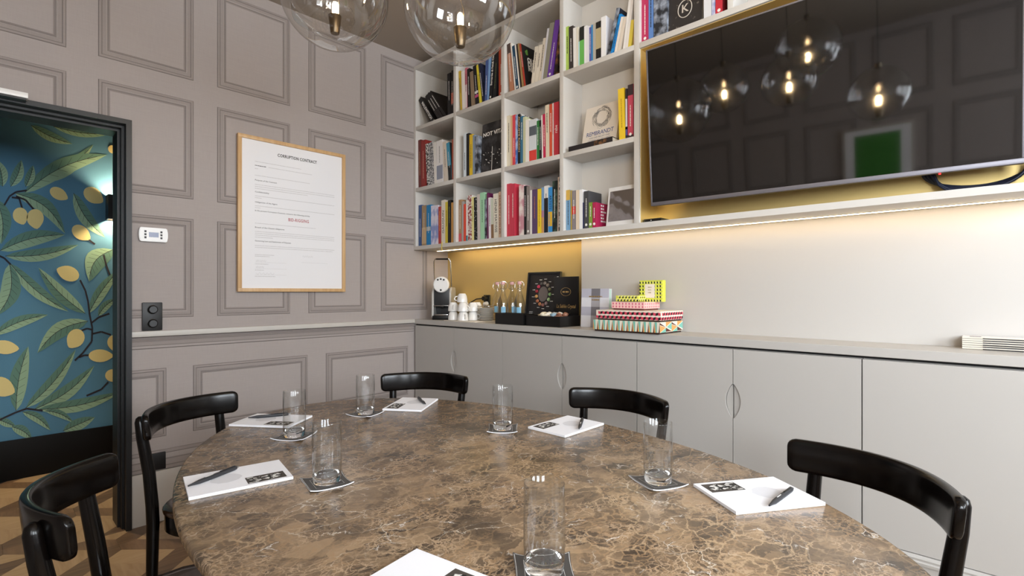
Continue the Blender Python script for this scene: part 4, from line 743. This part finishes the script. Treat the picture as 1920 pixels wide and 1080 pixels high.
# settle each row so that neighbours touch without cutting into each other
YLIM = {1: (3.167, 2.729), 2: (2.700, 2.263), 3: (2.234, 1.796), 4: (1.769, 1.324), 5: (1.294, .863)}
def outline_of(th, L, phi, y, z):
    c_, s_ = math.cos(phi), math.sin(phi); return [(y+a*c_-b*s_, z+a*s_+b*c_) for a, b in ((0, 0), (-th, 0), (-th, L), (0, L))]
def span(P, z):
    ys = []
    for (y0, z0), (y1, z1) in zip(P, P[1:]+P[:1]):
        if min(z0, z1)-1e-9 <= z <= max(z0, z1)+1e-9:
            ys += [y0, y1] if abs(z1-z0) < 1e-9 else [y0+(y1-y0)*(z-z0)/(z1-z0)]
    return (min(ys), max(ys)) if ys else None
def need(A, B):          # how far B must move towards -y to stand clear of A
    m = -9
    for _, z in A+B:
        a_, b_ = span(A, z), span(B, z)
        if a_ and b_: m = max(m, b_[1]-a_[0])
    return m
GAP = .0006
for cell in list(CELLS)*4:
    bk = CELLS[cell]; hi, lo = YLIM[int(cell[1])]; Y = [o.location.y for o, *_ in bk]; Zb = [o.location.z for o, *_ in bk]
    pol = lambda i: outline_of(bk[i][1], bk[i][2], bk[i][3], Y[i], Zb[i])
    for i in range(len(bk)):
        Y[i] -= max(0, max(p[0] for p in pol(i))-(hi-GAP))
        for j in range(i): Y[i] -= max(0, need(pol(j), pol(i))+GAP)
    for i in reversed(range(len(bk))):
        Y[i] += max(0, (lo+GAP)-min(p[0] for p in pol(i)))
        for j in range(i+1, len(bk)): Y[i] += max(0, need(pol(i), pol(j))+GAP)
    for i, (o, *_) in enumerate(bk): o.location.y = Y[i]
    if max(max(p[0] for p in pol(i)) for i in range(len(bk))) > hi-GAP*.5:      # a little too full: slimmer books
        for i, (o, th, L, phi) in enumerate(bk): o.scale.y *= .95; bk[i] = (o, th*.95, L, phi)
# face-out volumes
def face_book(y0, y1, z, h, th, xb, lean, spine, front, label, edge=None):
    """front cover towards the room; xb: x of the lower front edge; lean: tilt back in radians"""
    o = tag(empty('book', (xb, (y0+y1)/2, z+th*math.sin(lean)+.0003)), label, 'book', 'face-out books'); o.rotation_euler = (0, lean, 0); w = (y0-y1)/2
    boxo('front_cover', (0, -w, .0003), (.002, w, h), front, o); boxo('back_cover', (th-.002, -w, .0003), (th, w, h), spine, o); boxo('spine', (.002, w-.0025, .0003), (th-.002, w, h), spine, o); boxo('pages', (.0022, -w+.003, .003), (th-.0022, w-.0027, h-.003), M_PAGES, o); return o, w
nv, w = face_book(2.492, 2.268, ZM, .332, .018, 2.305, .05, cm('#d8cbb8'), speckle('night_photo', '#171516', '#4b494b', 16, .45, .75), 'upright black book lettered NOT VITAL, middle shelf, second bay')
put_text('cover_title', 'NOT VITAL', .036, M_WTXT, nv, (-.0006, -.002, .258), (0, -1, 0), (0, 0, 1), fit=.208, bold=.001)
bm = BM(); rr = random.Random(3)
for i in range(26):
    y, z, s = rr.uniform(-w+.01, w-.01), rr.uniform(.05, .14), rr.uniform(.0015, .004); quad(bm, [(-.0005, y+s*math.cos(2*PI*k/8), z+s*math.sin(2*PI*k/8)) for k in range(8)])
quad(bm, [(-.0005, .012, .01), (-.0005, .008, .01), (-.0005, .008, .17), (-.0005, .012, .17)]); ob('cover_lights', bm, M_WTXT, nv)
a, b = atX(1088, 260, 2.33), atX(1153, 250, 2.33)
rb, w = face_book(a.y, b.y, ZM, .262, .02, 2.335, .22, cm('#d8c7b0'), mat('cover_cream', '#e2d8cb', .6), 'cream face-out book lettered REMBRANDT leaning behind a black one')
put_text('cover_title', 'REMBRANDT', .036, cm('#2f4a86'), rb, (-.0006, 0, .094), (0, -1, 0), (0, 0, 1), fit=w*1.55)
put_text('cover_subtitle', 'VON DER MACHT UND', .013, cm('#8a8690'), rb, (-.0006, 0, .070), (0, -1, 0), (0, 0, 1), fit=w*1.2); put_text('cover_subtitle', 'OHNMACHT DES LEIBES', .013, cm('#8a8690'), rb, (-.0006, 0, .054), (0, -1, 0), (0, 0, 1), fit=w*1.3)
bm = BM(); rr = random.Random(9)       # loose grey scribble, a stand-in for the cover drawing
for i in range(130):
    a0, r0 = rr.uniform(0, 2*PI), rr.uniform(.72, 1.12)
    tube(bm, [(-.0006, (.052*r0+.006*math.sin(5*t+i))*math.cos(a0+t), .186+(.056*r0+.006*math.cos(4*t+i))*math.sin(a0+t)) for t in [k*.09 for k in range(8)]], .0006, 3, cap=False)
ob('cover_sketch', bm, cm('#6d6862'), rb)
a, b = atX(1066, 275, 2.275), atX(1148, 258, 2.275)
fl = tag(empty('book', (2.275, (a.y+b.y)/2, ZM)), 'black book lying flat in front of cream face-out book', 'book', 'face-out books'); w = (a.y-b.y)/2
boxo('lower_cover', (0, -w, .0003), (.055, w, .003), cm('#1d1a1e'), fl); boxo('upper_cover', (0, -w, .027), (.055, w, .030), cm('#1d1a1e'), fl); boxo('spine', (0, -w, .003), (.003, w, .027), cm('#241f22'), fl); boxo('pages', (.003, -w+.002, .003), (.053, w-.002, .027), M_PAGES, fl); boxo('spine_picture', (-.0006, -w*.75, .003), (-.0001, -w*.2, .027), M_WARM, fl)
a, b = atX(1252, 20, 2.30), atX(1316, 0, 2.30)
kb, w = face_book(a.y, b.y, ZA, .27, .02, 2.30, .06, cm('#2c2826'), speckle('scratched_black', '#2d2927', '#6d665e', 40, .62, .68), 'black face-out book with letter K in a circle')
bm = BM(); tube(bm, [(-.0008, .034*math.cos(t), .10+.042*math.sin(t)) for t in [2*PI*i/32 for i in range(32)]], .0022, 5, closed=True); ob('circle_mark', bm, cm('#c9bfb2'), kb); put_text('letter_mark', 'K', .055, cm('#c9bfb2'), kb, (-.0008, 0, .10), (0, -1, 0), (0, 0, 1), bold=.0006)
# framed foil picture standing in the bottom shelf
a, b = atX(1133, 400, 2.30), atX(1192, 400, 2.30)
fp = tag(empty('foil_picture', (2.315, (a.y+b.y)/2, ZB+.0013)), 'white bordered silver foil picture leaning beside the crimson book', 'picture'); fp.rotation_euler = (0, .14, 0); w = (a.y-b.y)/2; boxo('panel', (0, -w, .0003), (.006, w, .215), M_WHITE, fp, .001)
bm = BM(); n = 14
G = [[bm.verts.new((-.0012-.0009*abs(math.sin(i*.55+j*.3)*math.cos(j*.45-i*.25)), -w+.012+(2*w-.024)*i/n, .028+.165*j/n)) for j in range(n+1)] for i in range(n+1)]
for i in range(n):
    for j in range(n): bm.faces.new((G[i][j], G[i+1][j], G[i+1][j+1], G[i][j+1]))
ob('foil', bm, mat('foil', '#dcdadc', .07, 1), fp, smooth=80)

# ================================================================== THINGS ON THE WORKTOP
def smooth_ob(name, bm, m, parent, **k): return ob(name, bm, m, parent, smooth=40, **k)
cf = tag(empty('coffee_machine', (2.43, 3.035, ZT), -.86), 'white and black capsule coffee machine with chrome lever handle', 'coffee machine')
M_DGREY = mat('dark_grey', '#2b2b2d', .4); M_SIL = mat('silver_shell', '#cfcdc9', .3, .3)
for sx in (-1, 1):
    bm = BM(); prism(bm, [(-.11, .012), (.105, .012), (.105, .215), (.085, .24), (-.075, .24), (-.11, .2)], lambda p, k: (sx*(.058+.014*k), p[0], p[1])); bmesh.ops.bevel(bm, geom=list(bm.edges), offset=.004, segments=2, affect='EDGES'); smooth_ob('side_shell', bm, M_SIL, cf)
boxo('body', (-.057, -.092, .1), (.057, .1, .232), M_DGREY, cf, .004); boxo('rear_body', (-.057, .0, .03), (.057, .1, .1), M_DGREY, cf, .002); boxo('base', (-.066, -.12, .0005), (.066, .105, .03), M_BLACK, cf, .005); boxo('drip_tray', (-.05, -.122, .031), (.05, -.005, .042), M_STEEL, cf, .002); boxo('spout', (-.016, -.112, .088), (.016, -.06, .112), M_BLACK, cf, .004); boxo('chrome_strip', (-.055, -.116, .1), (.055, -.092, .106), M_STEEL, cf, .001)
hd = BM(); lathe(hd, [(0, -.128), (.052, -.128), (.058, -.122), (.059, -.098), (.05, -.094), (0, -.094)], 40, axis='y', c=(0, 0, .258)); hd = smooth_ob('head', hd, M_WHITE, cf)
for x, z, r in ((-.022, .293, .0065), (0, .298, .0065), (.022, .293, .0065), (0, .218, .007)):
    bm = BM(); lathe(bm, [(0, -.1305), (r, -.1305), (r, -.128)], 14, axis='y', c=(x, 0, z)); ob('button', bm, M_BLACK, hd)
bm = BM(); tube(bm, [(-.062, -.03, .245), (-.064, -.055, .33), (-.062, -.075, .43), (-.052, -.078, .448), (.052, -.078, .448), (.062, -.075, .43), (.064, -.055, .33), (.062, -.03, .245)], .0042, 10); lv = smooth_ob('lever', bm, M_STEEL, cf); bm = BM(); tube(bm, [(-.045, -.078, .448), (.045, -.078, .448)], .0065, 10); smooth_ob('grip', bm, M_BLACK, lv)
# yellow ribbon bookmark hanging over the bottom board
bm = BM(); a = atX(829.5, 462, XF); tube(bm, [(XF-.003, a.y, ZB+.012), (XF-.004, a.y, ZB-.01), (XF-.004, a.y+.004, ZB-.035), (XF-.0035, a.y-.002, ZB-.05)], .0028, 6); tag(ob('ribbon', bm, cm('#d8c136')), 'yellow ribbon bookmark hanging from bottom shelf above coffee machine', 'ribbon')
# white cups, upside down in stacks
tr = tag(boxo('serving_tray', (2.285, 2.53, ZT+.0003), (2.5, 2.86, ZT+.005), mat('cream_tray', '#e6ddcf', .5), bev=.002), 'flat cream tray under the white cups and saucers', 'tray'); ZR = ZT+.0054
cup0 = empty('coffee_cup', (0, 0, 0)); M_PORC = mat('porcelain', '#eeece8', .18)
bm = BM(); lathe(bm, [(.033, .0005), (.0345, .002), (.034, .02), (.029, .045), (.022, .0555), (.021, .058), (.017, .058), (.016, .0555), (0, .0552)], 28); bmesh.ops.reverse_faces(bm, faces=bm.faces); smooth_ob('bowl', bm, M_PORC, cup0)
bm = BM(); tube(bm, [(.032, 0, .014), (.046, 0, .013), (.051, 0, .024), (.045, 0, .036), (.030, 0, .040)], .0036, 8); smooth_ob('handle', bm, M_PORC, cup0)
CUPS = [(2.325, 2.80, 0, .3), (2.325, 2.80, 1, -2.2), (2.325, 2.695, 0, -1.9), (2.325, 2.695, 1, -1.4), (2.352, 2.735, 2, 2.4), (2.40, 2.765, 0, 1), (2.40, 2.765, 1, .3), (2.402, 2.676, 0, -1.2), (2.402, 2.676, 1, -.8), (2.47, 2.71, 0, 0), (2.47, 2.71, 1, .4), (2.47, 2.80, 0, .6)]
for k, (x, y, l, r) in enumerate(CUPS):
    c = cup0 if k == 0 else copy_tree(cup0); c.location = (x, y, ZR+.0586*1.07*l); c.rotation_euler = (0, 0, r); c.scale = (1.07, 1.07, 1.07)
    tag(c, ['upside-down white coffee cup in the bottom layer beside the coffee machine', 'upside-down white coffee cup stacked in the second layer', 'topmost white coffee cup crowning the stack of cups'][l], 'cup', 'stacked white cups')
sa0 = None
for k in range(9):
    if sa0 is None:
        bm = BM(); lathe(bm, [(0, .001), (.034, .001), (.036, .0005), (.058, .009), (.060, .0102), (.058, .0108), (.036, .0035), (0, .003)], 36); sa0 = smooth_ob('saucer', bm, M_PORC, None); s = sa0
    else: s = copy_tree(sa0)
    s.location = (2.445, 2.587, ZR+.0098*k); tag(s, '%s white saucer of the stack between cups and carafes' % ['lowest', 'second lowest', 'third lowest', 'fourth lowest', 'middle', 'fourth highest', 'third highest', 'second highest', 'topmost'][k], 'saucer', 'stacked white saucers')
for k, (dx, dy, r) in enumerate(((-.01, .02, .4), (.005, 0, -.5), (0, -.025, 1.2), (.012, .01, 2.0))):
    sp = empty('teaspoon', (2.445+dx, 2.587+dy, ZR+.0915+.003*k), r); bm = BM(); tube(bm, [(0, -.055, .006), (0, 0, .005), (0, .028, .007)], [.0028, .0018, .0022], 8); ob('handle', bm, M_STEEL, sp, smooth=60)
    bm = BM(); lathe(bm, [(0, 0), (.006, .001), (.0105, .005), (.0112, .007), (.010, .0065), (.005, .003), (0, .002)], 14, c=(0, .04, .0035)); ob('bowl', bm, M_STEEL, sp, smooth=60); tag(sp, 'small spoon lying on top of the saucer stack', 'spoon', 'spoons on the saucers')
sk = tag(empty('wall_socket', (XW-.0055, atX(915, 560, XW).y, 1.135)), 'black double socket with plugs on the brass panel', 'socket'); boxo('plate', (-.012, -.03, -.045), (0, .03, .045), M_BLACKM, sk, .003); bm = BM(); lathe(bm, [(0, -.045), (.016, -.045), (.019, -.013), (0, -.0125)], 18, axis='x', c=(0, 0, .02)); smooth_ob('plug', bm, M_BLACK, sk); bm = BM(); lathe(bm, [(0, -.040), (.014, -.040), (.018, -.013), (0, -.0125)], 18, axis='x', c=(0, -.008, -.02)); smooth_ob('plug', bm, M_WHITE, sk)
bm = BM(); yk = sk.location.y; tube(bm, [(XW-.05, yk, 1.155), (XW-.06, yk+.06, 1.150), (XW-.055, yk+.14, 1.12), (XW-.04, yk+.25, 1.03), (XW-.03, yk+.33, ZT+.006), (XW-.035, 2.96, ZT+.005)], .004, 8); tag(ob('power_cable', bm, M_BLACK, smooth=60), 'black cable running from the wall plug to coffee machine', 'cable')
# swing-top carafes
bt0 = empty('carafe', (0, 0, 0)); prof = [(0, .001), (.034, .001), (.037, .006), (.037, .115), (.033, .145), (.018, .19), (.0135, .21), (.0135, .235), (.0165, .239), (.0165, .247), (.0130, .252), (.0110, .252), (.0115, .21), (.016, .19), (.031, .145), (.0348, .115), (.0348, .008), (0, .006)]
bm = BM(); lathe(bm, prof, 32); smooth_ob('bottle', bm, M_GLASSW, bt0); bm = BM()
for i in range(8): t0, t1 = -.42+.84*i/8, -.42+.84*(i+1)/8; quad(bm, [(.0373*math.cos(t0), .0373*math.sin(t0), .062), (.0373*math.cos(t1), .0373*math.sin(t1), .062), (.0373*math.cos(t1), .0373*math.sin(t1), .105), (.0373*math.cos(t0), .0373*math.sin(t0), .105)])
ob('label', bm, mat('blue_label', '#7fb2cf', .6), bt0)
bm = BM(); lathe(bm, [(0, .2525), (.013, .2525), (.0145, .256), (.0145, .266), (.011, .2715), (0, .2725)], 20); smooth_ob('stopper', bm, mat('pink_rubber', '#d9a9a9', .5), bt0)
bm = BM(); tube(bm, [(0, .0185, .222), (0, .03, .235), (0, .028, .262), (0, .012, .274), (0, -.012, .274), (0, -.028, .262), (0, -.03, .235), (0, -.0185, .222)], .0013, 6); tube(bm, [(.0188*math.cos(t), .0188*math.sin(t), .224) for t in [2*PI*i/20 for i in range(20)]], .0012, 5, closed=True); ob('wire_clip', bm, M_STEEL, bt0, smooth=60)
for k, (x, X, w) in enumerate(((932.4, 2.51, 'next to the saucers'), (943, 2.432, 'second from the saucers'), (960, 2.515, 'third from the saucers'), (974, 2.437, 'next to the capsule display board'))):
    c = bt0 if k == 0 else copy_tree(bt0); c.location = (X, atX(x, 560, X).y, ZT+.0004); c.rotation_euler = (0, 0, -PI/2-.95+.25*(k % 3)); tag(c, 'clear swing-top carafe with blue label '+w, 'bottle', 'carafes on the worktop')
# black tray box, chocolate box
def open_box(name, x0, x1, y0, y1, h, label, t=.006):
    o = tag(empty(name, ((x0+x1)/2, (y0+y1)/2, ZT)), label, 'box'); w, d = (x1-x0)/2, (y1-y0)/2; boxo('floor_panel', (-w, -d, .0004), (w, d, .005), M_BLACK, o)
    for lo, hi in (((-w, -d, .005), (-w+t, d, h)), ((w-t, -d, .005), (w, d, h)), ((-w+t, -d, .005), (w-t, -d+t, h)), ((-w+t, d-t, .005), (w-t, d, h))): boxo('side', lo, hi, M_BLACK, o)
    return o
open_box('black_box', 2.285, 2.385, 2.092, 2.335, .07, 'open black box standing in front of the carafes')
cbx = open_box('chocolate_box', 2.300, 2.495, 1.822, 2.085, .062, 'open black chocolate box with upright lid and gold lettering')
lid = boxo('lid', (.1025, -.112, .03), (.1145, .076, .298), M_BLACK, cbx, .002)
M_GOLD = mat('gold_foil', '#c9a66b', .35, .6)
put_text('lettering', 'La Sablée Crystal', .032, M_GOLD, lid, (.1018, -.02, .115), (0, -1, 0), (0, 0, 1), fit=.15, shear=.3)
bm = BM(); tube(bm, [(.1016, -.02+.038*math.cos(t), .205+.025*math.sin(t)) for t in [2*PI*i/28 for i in range(28)]], .0011, 4, closed=True); ob('oval_emblem', bm, M_GOLD, lid); bm = BM(); dashes(bm, (.1018, .005, .2), (0, -1, 0), (0, 0, 1), .05, .009); ob('emblem_lettering', bm, M_GOLD, lid)
wr = [cm('#e6dcc4'), cm('#efe9dd'), cm('#8fa9b8'), cm('#9b6a52'), cm('#d9d4cc')]
for k in range(27):
    x, y = 2.352+.031*(k % 4), 2.036-.0205*(k % 9)+.004*(k % 2); z = ZT+.032+.0185*(k // 9)
    bm = BM(); r = bmesh.ops.create_icosphere(bm, subdivisions=2, radius=1)
    for v in bm.verts: v.co = Vector((v.co.x*.018, v.co.y*.021, v.co.z*.0135))*(1+.16*math.sin(v.co.x*9+k)*math.cos(v.co.y*8+k))
    for sgn in (-1, 1): quad(bm, [(-.006, sgn*.018, 0), (.006, sgn*.018, 0), (.012, sgn*.034, .006), (-.012, sgn*.034, .004)])
    w_ = ob('wrapped_chocolate', bm, wr[0 if k % 9 < 3 else (1 if k % 9 < 6 else (2 if k % 9 == 6 else 3))], smooth=20); w_.location = (x, y, z); w_.rotation_euler = (.2*math.sin(k), .2*math.cos(k), k*1.1)
    tag(w_, ('cream' if k % 9 < 3 else 'white' if k % 9 < 6 else 'pale blue' if k % 9 == 6 else 'brown')+' wrapped sweet lying in the black chocolate box', 'sweet', 'sweets in the chocolate box')
# capsule display board leaning on the brass panel
a, b = atX(983, 545, 2.53), atX(1044, 545, 2.53); w = (a.y-b.y)/2
cd = tag(empty('capsule_board', (2.532, (a.y+b.y)/2, ZT+.002)), 'black display board with a ring of coloured coffee capsules', 'display board'); cd.rotation_euler = (0, .12, 0); h = .335
boxo('panel', (.006, -w+.012, .0126), (.012, w-.012, h-.012), mat('board_black', '#1a1718', .5), cd)
for lo, hi in (((-.004, -w, .0004), (.012, -w+.012, h)), ((-.004, w-.012, .0004), (.012, w, h)), ((-.004, -w+.012, .0004), (.012, w-.012, .0124)), ((-.004, -w+.012, h-.012), (.012, w-.012, h))): boxo('rim', lo, hi, M_BLACK, cd)
for i, c in enumerate(['#8d8580', '#9a8f86', '#7d7a5e', '#86ad78', '#a9c58f', '#8f7a78', '#a8746a', '#c98a62', '#b9785a', '#d6a86a', '#a83e4a', '#d04a68', '#5e5a58']):
    t = 2*PI*i/13; bm = BM(); lathe(bm, [(0, -.007), (.009, -.006), (.0125, 0), (0, .0005)], 18, axis='x', c=(.0055, -.058*math.sin(t+.15), .19+.072*math.cos(t+.15))); ob('capsule', bm, mat('capsule_'+c[1:], c, .25, .5), cd, smooth=40)
bm = BM(); quad(bm, [(.0056, .04*math.cos(2*PI*i/28), .19+.05*math.sin(2*PI*i/28)) for i in range(28)]); ob('centre_disc', bm, cm('#6a6260'), cd)
bm = BM()
for i in range(13): t = 2*PI*i/13+.15; dashes(bm, (.0056, -.086*math.sin(t)+.011, .19+.098*math.cos(t)), (0, -1, 0), (0, 0, 1), .022, .0035)
for i in range(4): dashes(bm, (.0056, w-.03, .04+.01*i), (0, -1, 0), (0, 0, 1), .03, .003)
dashes(bm, (.0056, -w+.034, h-.045), (0, -1, 0), (0, 0, 1), .014, .014, wmin=3, wmax=4); ob('captions', bm, M_WTXT, cd)
# plaid book standing against the chimney wall
kb_ = tag(empty('plaid_book', (2.44, 1.683, ZT)), 'grey and white plaid book standing behind the patterned boxes', 'book'); kb_.rotation_euler = (0, .05, 0); w, h = .095, .223
boxo('front_cover', (0, -w, .0004), (.002, w, h), cm('#e9e9ef'), kb_); boxo('back_cover', (.024, -w, .0004), (.026, w, h), cm('#e9e9ef'), kb_); boxo('spine', (.002, w-.002, .0004), (.024, w, h), cm('#d9d9e0'), kb_); boxo('pages', (.0022, -w+.002, .003), (.0238, w-.0022, h-.003), cm('#b9d4c9'), kb_)
bm = BM()
def sq(y0, y1, z0, z1, mi): quad(bm, [(-.0004-.0002*mi, y0, z0), (-.0004-.0002*mi, y1, z0), (-.0004-.0002*mi, y1, z1), (-.0004-.0002*mi, y0, z1)], mi)
for z0, z1 in ((.068, .118), (.172, h)): sq(-w, w, z0, z1, 0)
sq(-.035, .025, .0005, h, 1)
for z0, z1 in ((.068, .118), (.172, h)): sq(-.035, .025, z0, z1, 2)
ob('plaid', bm, [cm('#c3c2d0'), cm('#b2afb4'), cm('#7b787e')], kb_); bm = BM(); dashes(bm, (-.0012, .04, .174), (0, -1, 0), (0, 0, 1), .09, .007); dashes(bm, (-.0012, .02, .155), (0, -1, 0), (0, 0, 1), .05, .007); ob('title', bm, M_GOLD, kb_)
# patterned gift boxes
def gift(name, x0, x1, y0, y1, z, hb, hl, base, lidc, label, pat, inset=.006):
    o = tag(empty(name, ((x0+x1)/2, (y0+y1)/2, z)), label, 'gift box', 'patterned gift boxes'); W2, D2 = (y1-y0)/2, (x1-x0)/2
    boxo('tray', (-D2+inset, -W2+inset, .0004), (D2-inset, W2-inset, hb), cm(base), o); l = boxo('lid', (-D2, -W2, hb), (D2, W2, hb+hl), cm(lidc), o)
    bm, ms = BM(), []
    F = lambda u, v: Vector((-D2-.0004, W2-u*2*W2, hb+v*hl)); G_ = lambda u, v: Vector((-D2+u*2*D2, -W2-.0004, hb+v*hl)); ms = pat(bm, F, G_); ob('printed_pattern', bm, ms, l); return o
def tri_pat(bm, F, G_):
    n = 13
    for i in range(n):
        u, d = i/n, 1/n
        quad(bm, [F(u+.06*d, 1), F(u+.5*d, 1), F(u+.5*d, 0), F(u+.28*d, 0)], 0); quad(bm, [F(u+.06*d, 1), F(u+.28*d, 0), F(u-.0*d, 0)], 1); quad(bm, [F(u+.98*d, .95), F(u+1*d, 0), F(u+.8*d, 0)], 2)
    for i in range(4):
        u, d = i/4, .25
        if i % 2 == 0: quad(bm, [G_(u, 0), G_(u, .7), G_(u+d, .45)], 1); quad(bm, [G_(u, .75), G_(u, .95), G_(u+d, .5)], 2); quad(bm, [G_(u+.1*d, 0), G_(u+d, 0), G_(u+d, .4)], 0)
        else: quad(bm, [G_(u, .5), G_(u+d, 1), G_(u, 1)], 1); quad(bm, [G_(u, .45), G_(u+d, .05), G_(u, .05)], 2); quad(bm, [G_(u+.15*d, .5), G_(u+d, .9), G_(u+d, .2)], 0)
    return [cm('#7cc0b0'), cm('#e3a25c'), cm('#5a2a20')]
def cube_pat(c1, c2, c3, n=14, m=9):
    def f(bm, F, G_):
        for H_, k in ((F, n), (G_, m)):
            for r in range(2):
                for i in range(k):
                    d = 1/k; u = (i+.5*r)*d; v = .5*r; e = lambda a, b: H_(min(1, u+a*d), min(1, v+b*.5))
                    if u >= 1-.01: continue
                    quad(bm, [e(0, .1), e(.5, 0), e(.5, .6), e(0, .75)], 0); quad(bm, [e(.5, 0), e(1, .15), e(1, .75), e(.5, .6)], 1); quad(bm, [e(0, .75), e(.5, .6), e(1, .75), e(.5, .98)], 2)
        return [cm(c1), cm(c2), cm(c3)]
    return f
def dia_pat(bm, F, G_):
    for H_, k in ((F, 10), (G_, 8)):
        for i in range(k):
            for r in range(2):
                u, v, a = (i+.5+.0*r)/k, .27+.45*r, .27/k; quad(bm, [H_(u-a, v), H_(u, v-.2), H_(u+a, v), H_(u, v+.2)], 0)
    return [cm('#d0607c')]
z = ZT
gift('gift_box', 2.243, 2.485, 1.172, 1.553, z, .008, .050, '#3a241c', '#efe6d4', 'mint and orange triangle patterned box, lowest of the stack', tri_pat); z += .0585
gift('gift_box', 2.252, 2.486, 1.172, 1.540, z, .008, .043, '#3f2a22', '#efe2d2', 'red cube patterned box, second of the stack', cube_pat('#d8475c', '#2c1a1c', '#f0e3d3')); z += .0515
gift('gift_box', 2.318, 2.478, 1.296, 1.487, z, .008, .034, '#6b3a34', '#eec3bd', 'pink diamond patterned box on the red cube box', dia_pat); z += .0425
gift('gift_box', 2.345, 2.420, 1.345, 1.478, z, .002, .030, '#3a3a20', '#dbe04a', 'small flat yellow cube patterned box', cube_pat('#e4e65a', '#2f3a2a', '#f4f2b0', 7, 4))
yb_ = tag(empty('gift_box', (2.442, 1.318, z)), 'upright yellow cube patterned box with pale label', 'gift box', 'patterned gift boxes'); lb = boxo('carton', (-.016, -.066, .0004), (.016, .066, .112), cm('#dbe04a'), yb_)
bm = BM(); n = 8
for i in range(n):
    for j in range(6):
        y = .066-.132*i/n; d = .132/n; z0 = .112*j/6; hh = .112/6
        quad(bm, [(-.0164, y, z0+hh*.1), (-.0164, y-d*.5, z0), (-.0164, y-d*.5, z0+hh*.55), (-.0164, y, z0+hh*.7)], 0); quad(bm, [(-.0164, y-d*.5, z0), (-.0164, y-d, z0+hh*.12), (-.0164, y-d, z0+hh*.7), (-.0164, y-d*.5, z0+hh*.55)], 1)
ob('printed_pattern', bm, [cm('#33402c'), cm('#eff07a')], lb); boxo('label', (-.0175, -.022, .02), (-.0166, .034, .092), cm('#efe6da'), lb); bm = BM()
for k in range(3): dashes(bm, (-.0177, .016, .045+.014*k), (0, -1, 0), (0, 0, 1), .02, .005)
ob('label_print', bm, cm('#b3a27e'), lb)
# magazines
m0 = None; a = atZ(1804, 653.5, ZT)
for k in range(6):
    if m0 is None:
        m0 = empty('magazine', (0, 0, 0)); boxo('pages', (.0008, -.279, .0009), (.069, .0-.0005, .0062), M_PAGES, m0); boxo('cover', (0, -.28, .0063), (.07, 0, .0071), cm('#eee7e4'), m0); boxo('back_cover', (0, -.28, .0001), (.07, 0, .0008), cm('#2a2526'), m0); boxo('spine', (-.0006, -.28, .0001), (-.0001, -.055, .0035), cm('#1f1b1d'), m0); boxo('cover_print', (.005, -.05, .0072), (.03, -.02, .00735), cm('#4a4244'), m0); mg = m0
    else: mg = copy_tree(m0)
    mg.location = (a.x-.012+.0015*(k % 2), a.y, ZT+.0004+.0074*k); mg.rotation_euler = (0, 0, .012*math.sin(k*2)); tag(mg, 'thin pale magazine, %s of the stack on the worktop' % ['lowest', 'second', 'third', 'fourth', 'fifth', 'topmost'][k], 'magazine', 'stack of magazines')
